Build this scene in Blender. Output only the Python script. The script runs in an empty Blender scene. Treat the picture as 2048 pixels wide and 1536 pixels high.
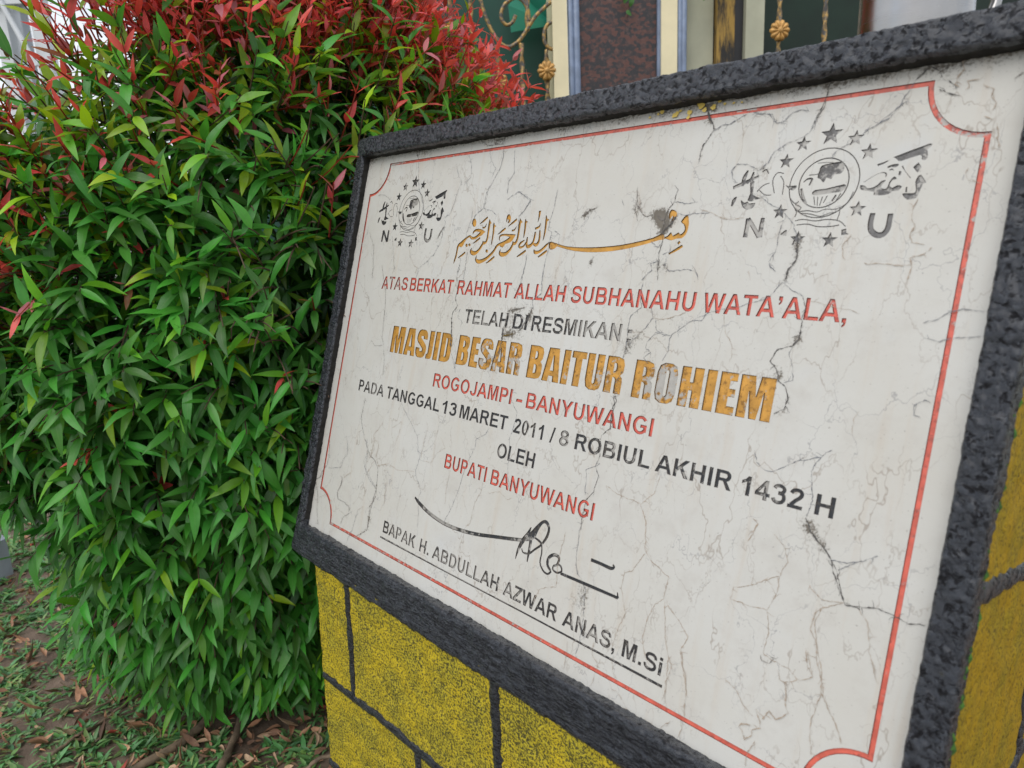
import bpy, bmesh, math, random
import numpy as np
from mathutils import Vector, Matrix, noise
from mathutils.geometry import delaunay_2d_cdt
random.seed(7); RNG = np.random.default_rng(7)
SC = bpy.context.scene
COL = SC.collection

# ------------------------------------------------------------------ camera
CAM_POS = Vector((0.961026, -0.458179, 1.0))
CAM_RIGHT = Vector((0.6775, 0.7341, -0.0447)); CAM_DOWN = Vector((0.1359, -0.1847, -0.9734)); CAM_FWD = Vector((-0.7228, 0.6534, -0.2249))
cam_data = bpy.data.cameras.new("camera"); cam = bpy.data.objects.new("camera", cam_data); COL.objects.link(cam)
_z = -CAM_FWD.normalized(); _x = CAM_RIGHT.normalized(); _y = _z.cross(_x).normalized(); _x = _y.cross(_z)
cam.matrix_world = Matrix(((_x.x, _y.x, _z.x, CAM_POS.x), (_x.y, _y.y, _z.y, CAM_POS.y), (_x.z, _y.z, _z.z, CAM_POS.z), (0, 0, 0, 1)))
cam_data.sensor_width = 36.0; cam_data.lens = 1441.43 / 2048 * 36.0
cam_data.clip_start = 0.02; cam_data.clip_end = 2000.0
cam_data.dof.use_dof = True; cam_data.dof.focus_distance = 0.93; cam_data.dof.aperture_fstop = 9.5
SC.camera = cam

# ------------------------------------------------------------------ light
SUN_EL, SUN_AZ = math.radians(56), math.radians(168)      # azimuth measured from +Y towards +X
w = bpy.data.worlds.new("World"); SC.world = w; w.use_nodes = True
nt = w.node_tree; nt.nodes.clear()
sky = nt.nodes.new('ShaderNodeTexSky'); sky.sky_type = 'NISHITA'; sky.sun_disc = False
sky.sun_elevation = SUN_EL; sky.sun_rotation = SUN_AZ; sky.air_density = 1.0; sky.dust_density = 2.2; sky.ozone_density = 1.0
bg = nt.nodes.new('ShaderNodeBackground'); bg.inputs['Strength'].default_value = 0.15
wo = nt.nodes.new('ShaderNodeOutputWorld')
tcw = nt.nodes.new('ShaderNodeTexCoord'); cn = nt.nodes.new('ShaderNodeTexNoise'); cn.inputs['Scale'].default_value = 2.2; cn.inputs['Detail'].default_value = 6
cr = nt.nodes.new('ShaderNodeMapRange'); cr.inputs[1].default_value = 0.30; cr.inputs[2].default_value = 0.55; cr.inputs[3].default_value = 0.35; cr.inputs[4].default_value = 0.9
cm = nt.nodes.new('ShaderNodeMix'); cm.data_type = 'RGBA'; cm.inputs[7].default_value = (4.6, 4.75, 5.0, 1)      # thin bright cloud
nt.links.new(tcw.outputs['Generated'], cn.inputs['Vector']); nt.links.new(cn.outputs['Fac'], cr.inputs[0]); nt.links.new(cr.outputs[0], cm.inputs[0]); nt.links.new(sky.outputs[0], cm.inputs[6])
nt.links.new(cm.outputs[2], bg.inputs[0]); nt.links.new(bg.outputs[0], wo.inputs[0])
sun_d = bpy.data.lights.new("sun", 'SUN'); sun_d.energy = 1.2; sun_d.angle = math.radians(60); sun_d.color = (1.0, 0.975, 0.94)
sun = bpy.data.objects.new("sun", sun_d); COL.objects.link(sun)
_d = Vector((math.sin(SUN_AZ) * math.cos(SUN_EL), math.cos(SUN_AZ) * math.cos(SUN_EL), math.sin(SUN_EL)))
sun.rotation_euler = _d.to_track_quat('Z', 'Y').to_euler()
SC.view_settings.view_transform = 'Standard'; SC.view_settings.look = 'None'; SC.view_settings.gamma = 1.0
SC.view_settings.exposure = 0.54
SC.cycles.max_bounces = 8

# ------------------------------------------------------------------ helpers
def link(o, parent=None, label=None, cat=None, group=None, kind=None):
    if o.name not in COL.objects: COL.objects.link(o)
    if parent is not None:
        bpy.context.view_layer.update()
        o.parent = parent; o.matrix_parent_inverse = parent.matrix_world.inverted()
    if label: o['label'] = label
    if cat: o['category'] = cat
    if group: o['group'] = group
    if kind: o['kind'] = kind
    return o
def empty(name, loc, label, cat, group=None):
    o = bpy.data.objects.new(name, None); o.empty_display_size = 0.1; o.location = loc
    return link(o, None, label, cat, group)
def mesh_obj(name, verts, faces, mats, parent=None, smooth=False, mat_idx=None, matrix=None, **kw):
    me = bpy.data.meshes.new(name)
    me.from_pydata([tuple(map(float, v)) for v in verts] if not isinstance(verts, np.ndarray) else verts.tolist(), [], faces if not isinstance(faces, np.ndarray) else faces.tolist())
    for m in (mats if isinstance(mats, (list, tuple)) else [mats]): me.materials.append(m)
    if mat_idx is not None: me.polygons.foreach_set('material_index', np.asarray(mat_idx, dtype=np.int32))
    if smooth: me.polygons.foreach_set('use_smooth', np.ones(len(me.polygons), dtype=bool))
    me.update()
    o = bpy.data.objects.new(name, me)
    if matrix is not None: o.matrix_world = matrix
    return link(o, parent, **kw)
def float_attr(me, name, vals):
    a = me.attributes.new(name, 'FLOAT', 'POINT'); a.data.foreach_set('value', np.asarray(vals, dtype=np.float32))
def color_attr(me, name, vals):
    a = me.attributes.new(name, 'FLOAT_COLOR', 'POINT'); a.data.foreach_set('color', np.asarray(vals, dtype=np.float32).ravel())
class MB:
    """collects verts and faces of one part"""
    def __init__(s): s.v = []; s.f = []; s.m = []
    def add(s, v, f, m=0):
        b = len(s.v); s.v += [tuple(p) for p in v]; s.f += [tuple(b + i for i in q) for q in f]; s.m += [m] * len(f)
    def box(s, lo, hi, m=0):
        x0, y0, z0 = lo; x1, y1, z1 = hi
        s.add([(x0,y0,z0),(x1,y0,z0),(x1,y1,z0),(x0,y1,z0),(x0,y0,z1),(x1,y0,z1),(x1,y1,z1),(x0,y1,z1)],
              [(0,3,2,1),(4,5,6,7),(0,1,5,4),(1,2,6,5),(2,3,7,6),(3,0,4,7)], m)
    def tube(s, pts, radii, n=8, m=0, twist=None, lobes=0, lobe_amp=0.0):
        pts = [Vector(p) for p in pts]; N = len(pts)
        if not hasattr(radii, '__len__'): radii = [radii] * N
        up = Vector((0.3, 0.2, 1)).normalized(); rings = []; prev = None
        for i in range(N):
            t = (pts[min(i+1, N-1)] - pts[max(i-1, 0)]).normalized()
            a = t.cross(up) if prev is None else (prev - t * prev.dot(t))
            if a.length < 1e-6: a = t.cross(Vector((1, 0, 0)))
            a.normalize(); prev = a; b = t.cross(a)
            ring = []
            for k in range(n):
                th = 2 * math.pi * k / n; r = radii[i]
                if lobes: r *= 1 + lobe_amp * math.cos(lobes * (th - (twist or 0) * i))
                ring.append(pts[i] + (a * math.cos(th) + b * math.sin(th)) * r)
            rings.append(ring)
        v = [p for r in rings for p in r]; f = []
        for i in range(N - 1):
            for k in range(n): f.append((i*n+k, i*n+(k+1) % n, (i+1)*n+(k+1) % n, (i+1)*n+k))
        f.append(tuple(range(n))[::-1]); f.append(tuple((N-1)*n+k for k in range(n)))
        s.add(v, f, m)
    def lathe(s, prof, c, n=40, m=0):
        v = []; f = []; k = len(prof)
        for i in range(n):
            a = 2 * math.pi * i / n
            for r, z in prof: v.append((c[0] + r * math.cos(a), c[1] + r * math.sin(a), c[2] + z))
        for i in range(n):
            j = (i + 1) % n
            for q in range(k - 1): f.append((i*k+q, j*k+q, j*k+q+1, i*k+q+1))
        s.add(v, f, m)
    def build(s, name, mats, parent=None, smooth=False, **kw):
        return mesh_obj(name, s.v, s.f, mats, parent, smooth, mat_idx=s.m, **kw)

class NT:
    """small node-tree builder"""
    def __init__(s, name):
        s.m = bpy.data.materials.new(name); s.m.use_nodes = True; s.t = s.m.node_tree; s.t.nodes.clear()
        s.out = s.t.nodes.new('ShaderNodeOutputMaterial'); s.b = s.t.nodes.new('ShaderNodeBsdfPrincipled')
        s.t.links.new(s.b.outputs[0], s.out.inputs[0])
        s.tc = s.t.nodes.new('ShaderNodeTexCoord'); s.obj = s.tc.outputs['Object']
    def set(s, sock, v):
        if isinstance(v, bpy.types.NodeSocket): s.t.links.new(v, sock)
        elif isinstance(v, (tuple, list)) and len(v) == 3 and sock.type == 'RGBA': sock.default_value = (*v, 1)
        else: sock.default_value = v
    def p(s, **k):
        for n, v in k.items(): s.set(s.b.inputs[n.replace('_', ' ')], v)
    def mapping(s, scale=(1,1,1), vec=None, loc=(0,0,0), rot=(0,0,0)):
        n = s.t.nodes.new('ShaderNodeMapping'); s.set(n.inputs[0], vec or s.obj); n.inputs['Scale'].default_value = scale; n.inputs['Location'].default_value = loc; n.inputs['Rotation'].default_value = rot
        return n.outputs[0]
    def noise(s, scale, detail=4, rough=0.55, vec=None, dist=0.0, col=False):
        n = s.t.nodes.new('ShaderNodeTexNoise'); s.set(n.inputs['Vector'], vec or s.obj)
        n.inputs['Scale'].default_value = scale; n.inputs['Detail'].default_value = detail; n.inputs['Roughness'].default_value = rough; n.inputs['Distortion'].default_value = dist
        return n.outputs['Color' if col else 'Fac']
    def voro(s, scale, vec=None, feature='F1', out='Distance', rnd=1.0):
        n = s.t.nodes.new('ShaderNodeTexVoronoi'); n.feature = feature; s.set(n.inputs['Vector'], vec or s.obj); n.inputs['Scale'].default_value = scale; n.inputs['Randomness'].default_value = rnd
        return n.outputs[out]
    def ramp(s, fac, *stops):
        n = s.t.nodes.new('ShaderNodeValToRGB'); s.set(n.inputs[0], fac); e = n.color_ramp.elements
        while len(e) < len(stops): e.new(0.5)
        for el, (pos, c) in zip(e, stops): el.position = pos; el.color = (c, c, c, 1) if not hasattr(c, '__len__') else (*c, 1)
        return n.outputs[0]
    def math(s, op, a, b=0.0, c=0.0, clamp=False):
        n = s.t.nodes.new('ShaderNodeMath'); n.operation = op; n.use_clamp = clamp; s.set(n.inputs[0], a); s.set(n.inputs[1], b); s.set(n.inputs[2], c); return n.outputs[0]
    def smooth(s, v, lo, hi):
        n = s.t.nodes.new('ShaderNodeMapRange'); n.interpolation_type = 'SMOOTHSTEP'; s.set(n.inputs[0], v); s.set(n.inputs[1], lo); s.set(n.inputs[2], hi); return n.outputs[0]
    def mix(s, fac, a, b, mode='MIX'):
        n = s.t.nodes.new('ShaderNodeMix'); n.data_type = 'RGBA'; n.blend_type = mode; s.set(n.inputs[0], fac); s.set(n.inputs[6], a); s.set(n.inputs[7], b); return n.outputs[2]
    def attr(s, name, out='Fac'):
        n = s.t.nodes.new('ShaderNodeAttribute'); n.attribute_name = name; return n.outputs[out]
    def xyz(s, vec=None):
        n = s.t.nodes.new('ShaderNodeSeparateXYZ'); s.set(n.inputs[0], vec or s.obj); return n.outputs
    def bump(s, h, strength=0.5, dist=0.001, prev=None):
        n = s.t.nodes.new('ShaderNodeBump'); n.inputs['Strength'].default_value = strength; n.inputs['Distance'].default_value = dist; s.set(n.inputs['Height'], h)
        if prev is not None: s.set(n.inputs['Normal'], prev)
        s.t.links.new(n.outputs[0], s.b.inputs['Normal']); return n.outputs[0]
def simple(name, col, rough=0.6, metal=0.0, var=0.15, scale=20.0, bump=0.0, bscale=150.0):
    k = NT(name); n = k.noise(scale, 5)
    k.p(Base_Color=k.mix(k.smooth(n, 0.3, 0.7), tuple(c * (1 - var) for c in col), tuple(min(1, c * (1 + var)) for c in col)), Roughness=rough, Metallic=metal)
    if bump: k.bump(k.noise(bscale, 4), bump, 0.001)
    return k.m

CALLIGRAPHY = """S 2286,3882,7 2292,3918,25 2307,3977,32 2312,4043,30 2313,4096,36 2339,4125,49 2379,4131,78 2408,4164,57 2456,4206,31 2515,4231,26 2561,4208,34 2625,4210,35 2686,4241,43 2737,4269,63 2768,4279,34 2801,4281,5
S 2569,4253,8 2578,4284,26 2620,4305,32 2690,4300,40 2752,4285,39 2796,4280,6
P 2601,4399 2603,4375 2595,4356 2578,4348 2558,4351 2537,4366 2522,4389 2515,4414 2518,4437 2531,4451 2550,4453 2572,4444 2590,4424
S 2670,4382,6 2736,4418,28 2800,4462,25
S 2731,4336,17 2764,4332,22 2786,4347,19 2799,4385,6
P 2507,4118 2507,4108 2502,4101 2493,4097 2482,4098 2472,4104 2464,4113 2462,4123 2464,4132 2472,4137 2482,4138 2493,4135 2502,4128
P 2559,4124 2559,4115 2554,4109 2546,4106 2536,4107 2527,4112 2520,4119 2518,4128 2520,4136 2527,4140 2536,4141 2546,4138 2554,4132
S 2599,4140,8 2665,4172,25 2723,4209,24
S 2354,3958,10 2418,3988,28 2481,4029,26
S 2841,4437,6 2851,4390,36 2854,4327,36 2858,4252,32 2857,4183,32 2836,4148,36 2796,4148,39 2782,4171,8
S 2798,4145,23 2778,4114,36 2742,4063,39 2685,4022,49 2626,4021,56 2584,4047,37 2594,4086,5
P 2838,4439 2892,4386 2862,4374
S 2931,4393,5 2940,4356,32 2949,4294,29 2954,4219,26 2952,4144,17 2946,4116,5
P 2940,4372 2986,4347 2951,4328
S 3034,4244,4 3100,4282,28 3161,4319,27
S 3194,4338,6 3264,4379,26 3330,4421,29
P 3179,4486 3216,4453 3225,4410 3209,4384 3179,4380 3189,4412 3168,4424 3162,4394 3151,4394 3144,4437 3151,4471
S 3273,4291,20 3304,4290,22 3327,4308,18 3344,4338,6
S 3090,4171,9 3078,4205,21 3095,4231,26 3156,4240,22 3239,4233,31 3301,4230,34 3356,4240,3
S 3352,4238,3 3322,4218,40 3285,4191,70 3221,4161,55 3145,4143,31 3094,4128,32 3054,4104,34 3024,4057,35 2969,4001,38 2897,3951,43 2810,3919,51 2747,3919,49 2707,3946,28 2713,3990,5
P 3085,4128 3207,4146 3190,4110 3164,4087 3124,4097
S 2910,3896,8 2978,3930,28 3047,3980,24
P 2911,4046 2911,4036 2906,4028 2897,4025 2886,4026 2875,4032 2868,4041 2865,4051 2868,4060 2875,4066 2886,4067 2897,4063 2906,4056
S 3382,4429,6 3391,4376,35 3394,4316,33 3397,4250,32 3394,4184,32 3373,4139,39 3335,4139,36 3325,4166,6
S 3341,4142,25 3327,4112,34 3300,4064,38 3241,4015,49 3171,4006,55 3129,4027,37 3131,4071,4
P 3381,4429 3437,4384 3397,4365
S 3474,4422,6 3485,4379,31 3494,4314,28 3496,4248,24 3496,4198,6
P 3484,4400 3526,4387 3494,4366
S 3802,4451,8 3815,4399,31 3822,4336,30 3826,4255,26 3821,4192,15 3814,4164,4
P 3814,4420 3865,4398 3824,4376
S 3741,4285,18 3753,4221,29 3755,4163,32 3729,4120,43 3691,4123,31 3666,4140,21
S 3672,4268,21 3674,4210,28 3665,4152,31 3632,4111,41 3588,4100,44 3566,4123,31 3560,4165,27 3557,4209,17
S 3520,4172,13 3467,4144,29 3442,4106,29 3477,4088,27 3523,4106,23 3549,4147,20
S 3689,4507,38 3692,4438,24 3686,4377,6
S 3659,4304,25 3690,4310,28 3723,4326,24 3730,4367,7
S 3436,3980,13 3504,4014,28 3570,4054,25
S 3697,4067,7 3721,4035,39 3774,4035,37 3831,4067,34 3884,4113,31 3920,4148,8
S 3784,3980,15 3845,4012,30 3908,4054,26
P 3925,4146 3958,4152 4010,4136 4054,4108 4013,4072 3951,4065 3922,4104
P 3942,4152 4049,4131 4179,4103 4339,4091 4503,4089 4727,4096 4939,4114 5139,4146 5311,4182 5409,4221 5439,4192 5439,4160 5393,4159 5245,4121 5051,4080 4847,4051 4629,4037 4422,4041 4226,4063 4056,4099 4006,4099
P 5428,4175 5480,4200 5510,4235 5537,4199 5595,4230 5616,4210 5649,4232 5656,4268 5634,4307 5599,4333 5657,4398 5688,4329 5693,4275 5681,4213 5643,4174 5589,4171 5527,4154 5468,4168
P 5485,4450 5530,4428 5544,4392 5526,4357 5493,4338 5500,4374 5492,4390 5478,4363 5459,4367 5451,4415 5462,4443
P 5620,4152 5638,4133 5620,4112 5600,4130
S 5527,4025,17 5602,4064,29 5666,4102,27"""
SIGNATURE = """S 2318,867,27 2426,819,49 2657,752,48 2956,710,46 3251,715,44 3566,751,43 3858,809,41 4135,865,40 4311,904,36
S 4248,678,9 4261,773,33 4306,890,53 4364,984,44 4397,1070,12
S 4294,899,15 4358,937,59 4434,992,87 4483,1082,58 4542,1162,34 4598,1180,40 4648,1130,34 4641,1040,34 4594,951,26
S 4412,1011,44 4425,900,41 4425,798,32 4425,702,15
S 4473,978,20 4548,962,26 4580,934,26 4502,860,23 4430,793,23 4343,779,18 4315,815,15
S 4587,943,17 4608,855,20 4607,755,20 4667,687,22 4739,673,22 4779,717,22
S 4770,720,25 4713,764,34 4716,839,36 4787,892,36 4854,877,33 4841,805,25 4801,780,22 4798,742,22 4860,726,22 4917,763,22 4890,809,22 4840,811,19
S 4907,736,30 5116,739,32 5330,742,33 5650,746,29
S 5651,743,24 5632,796,10
S 5258,990,34 5393,990,33 5511,986,35 5546,1011,22 5523,1026,15"""
EMBLEM_SCRIPT = """P 7406,4771 7415,4778 7636,4851 7645,4828 7628,4808 7639,4759 7629,4733 7600,4740 7586,4773 7459,4738 7432,4751
P 7584,4717 7609,4680 7589,4641 7551,4684
P 7616,4622 7660,4564 7640,4556 7625,4488 7613,4454 7583,4443 7551,4443 7517,4474 7514,4491 7551,4490 7595,4490 7599,4520 7586,4569 7595,4607
P 7192,4572 7227,4565 7248,4546 7282,4547 7321,4568 7342,4594 7375,4600 7362,4581 7349,4544 7374,4533 7394,4540 7403,4585 7430,4624 7452,4604 7422,4595 7408,4558 7432,4537 7462,4555 7499,4544 7474,4513 7436,4514 7415,4493 7362,4484 7305,4492 7306,4510 7278,4521 7203,4537
S 7294,4721,16 7335,4734,13 7366,4749,7
S 7370,4698,13 7399,4706,19 7424,4706,26 7446,4713,13
S 7388,4673,6 7403,4681,10 7419,4671,4
P 7458,4663 7475,4660 7476,4629 7459,4632
S 7531,4537,10 7536,4498,12
S 7213,4594,3 7267,4631,3 7323,4658,3 7357,4658,9 7372,4641,10 7367,4624,3
S 7474,4700,10 7502,4658,3 7547,4604,5
S 6086,4620,30 6201,4662,32 6315,4707,20
S 6174,4629,26 6180,4706,38 6203,4767,15
S 6219,4647,9 6254,4700,29 6259,4748,14
P 6242,4666 6283,4664 6291,4546 6371,4514 6315,4500 6295,4490 6248,4499 6263,4561
P 6183,4507 6222,4480 6250,4490 6269,4471 6328,4472 6307,4428 6248,4420 6204,4456
S 6104,4454,15 6117,4506,36 6137,4537,9
S 6323,4572,7 6372,4623,8 6427,4640,6
S 6487,4549,7 6452,4659,8 6482,4724,8 6540,4713,8
S 6561,4531,7 6555,4638,7 6516,4695,8
S 6342,4742,11 6375,4760,11 6403,4724,11
S 6343,4584,7 6403,4540,7 6461,4536,7"""
EMBLEM_GLOBE = """P 6856,4754 6943,4768 7011,4772 7044,4725 7022,4677 6972,4674 6954,4637 6913,4653 6897,4613 6863,4644 6837,4658 6844,4710
P 6818,4524 6834,4555 6930,4562 7063,4589 7082,4563 7049,4530 6937,4521 6862,4512
P 6573,4617 6603,4602 6671,4604 6670,4578 6645,4564 6607,4582
S 6718,4575,16 6744,4508,24 6784,4447,13
S 6728,4627,8 6757,4651,13 6797,4648,18 6780,4597,13
S 6837,4503,6 6857,4431,6
S 6870,4499,6 6878,4424,6
S 6909,4499,8 6898,4423,6
S 6947,4504,8 6925,4447,6
S 7016,4506,13 6993,4457,18
S 7051,4517,8 7015,4443,6
S 6764,4683,7 6830,4685,6 6867,4695,5
S 6819,4776,5 6890,4777,5 6968,4766,5"""
EMBLEM_TAIL = """S 6688,4445,7 6747,4416,7 6726,4384,8 6806,4388,8 6887,4374,6 6948,4395,6 7037,4392,6 7115,4438,7 7148,4524,7
S 6756,4370,5 6838,4358,8 6920,4338,6 6992,4362,6 7042,4364,5
S 6714,4306,7 6779,4317,7 6888,4301,8 6976,4311,8 7079,4296,8 7136,4250,6
S 6734,4272,7 6827,4277,8 6909,4255,8 7012,4253,8 7085,4264,8
P 6604,4195 6640,4228 6659,4234 6662,4184
P 7116,4182 7110,4226 7145,4235 7152,4200 7174,4190
S 6708,4339,7 6714,4378,7 6695,4405,7
S 7059,4302,6 7069,4352,6 7066,4403,6
S 6636,4500,7 6687,4452,8 6717,4470,7"""
EMBLEM_LETTERS = """S 6289,4175,43 6290,4269,43 6287,4341,43
S 6287,4338,38 6346,4268,37 6418,4176,40
S 6427,4173,42 6424,4266,42 6424,4341,34
S 7324,4350,40 7321,4270,41 7336,4215,43 7380,4181,45 7425,4184,44 7452,4225,42 7455,4291,40 7454,4341,40"""
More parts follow.
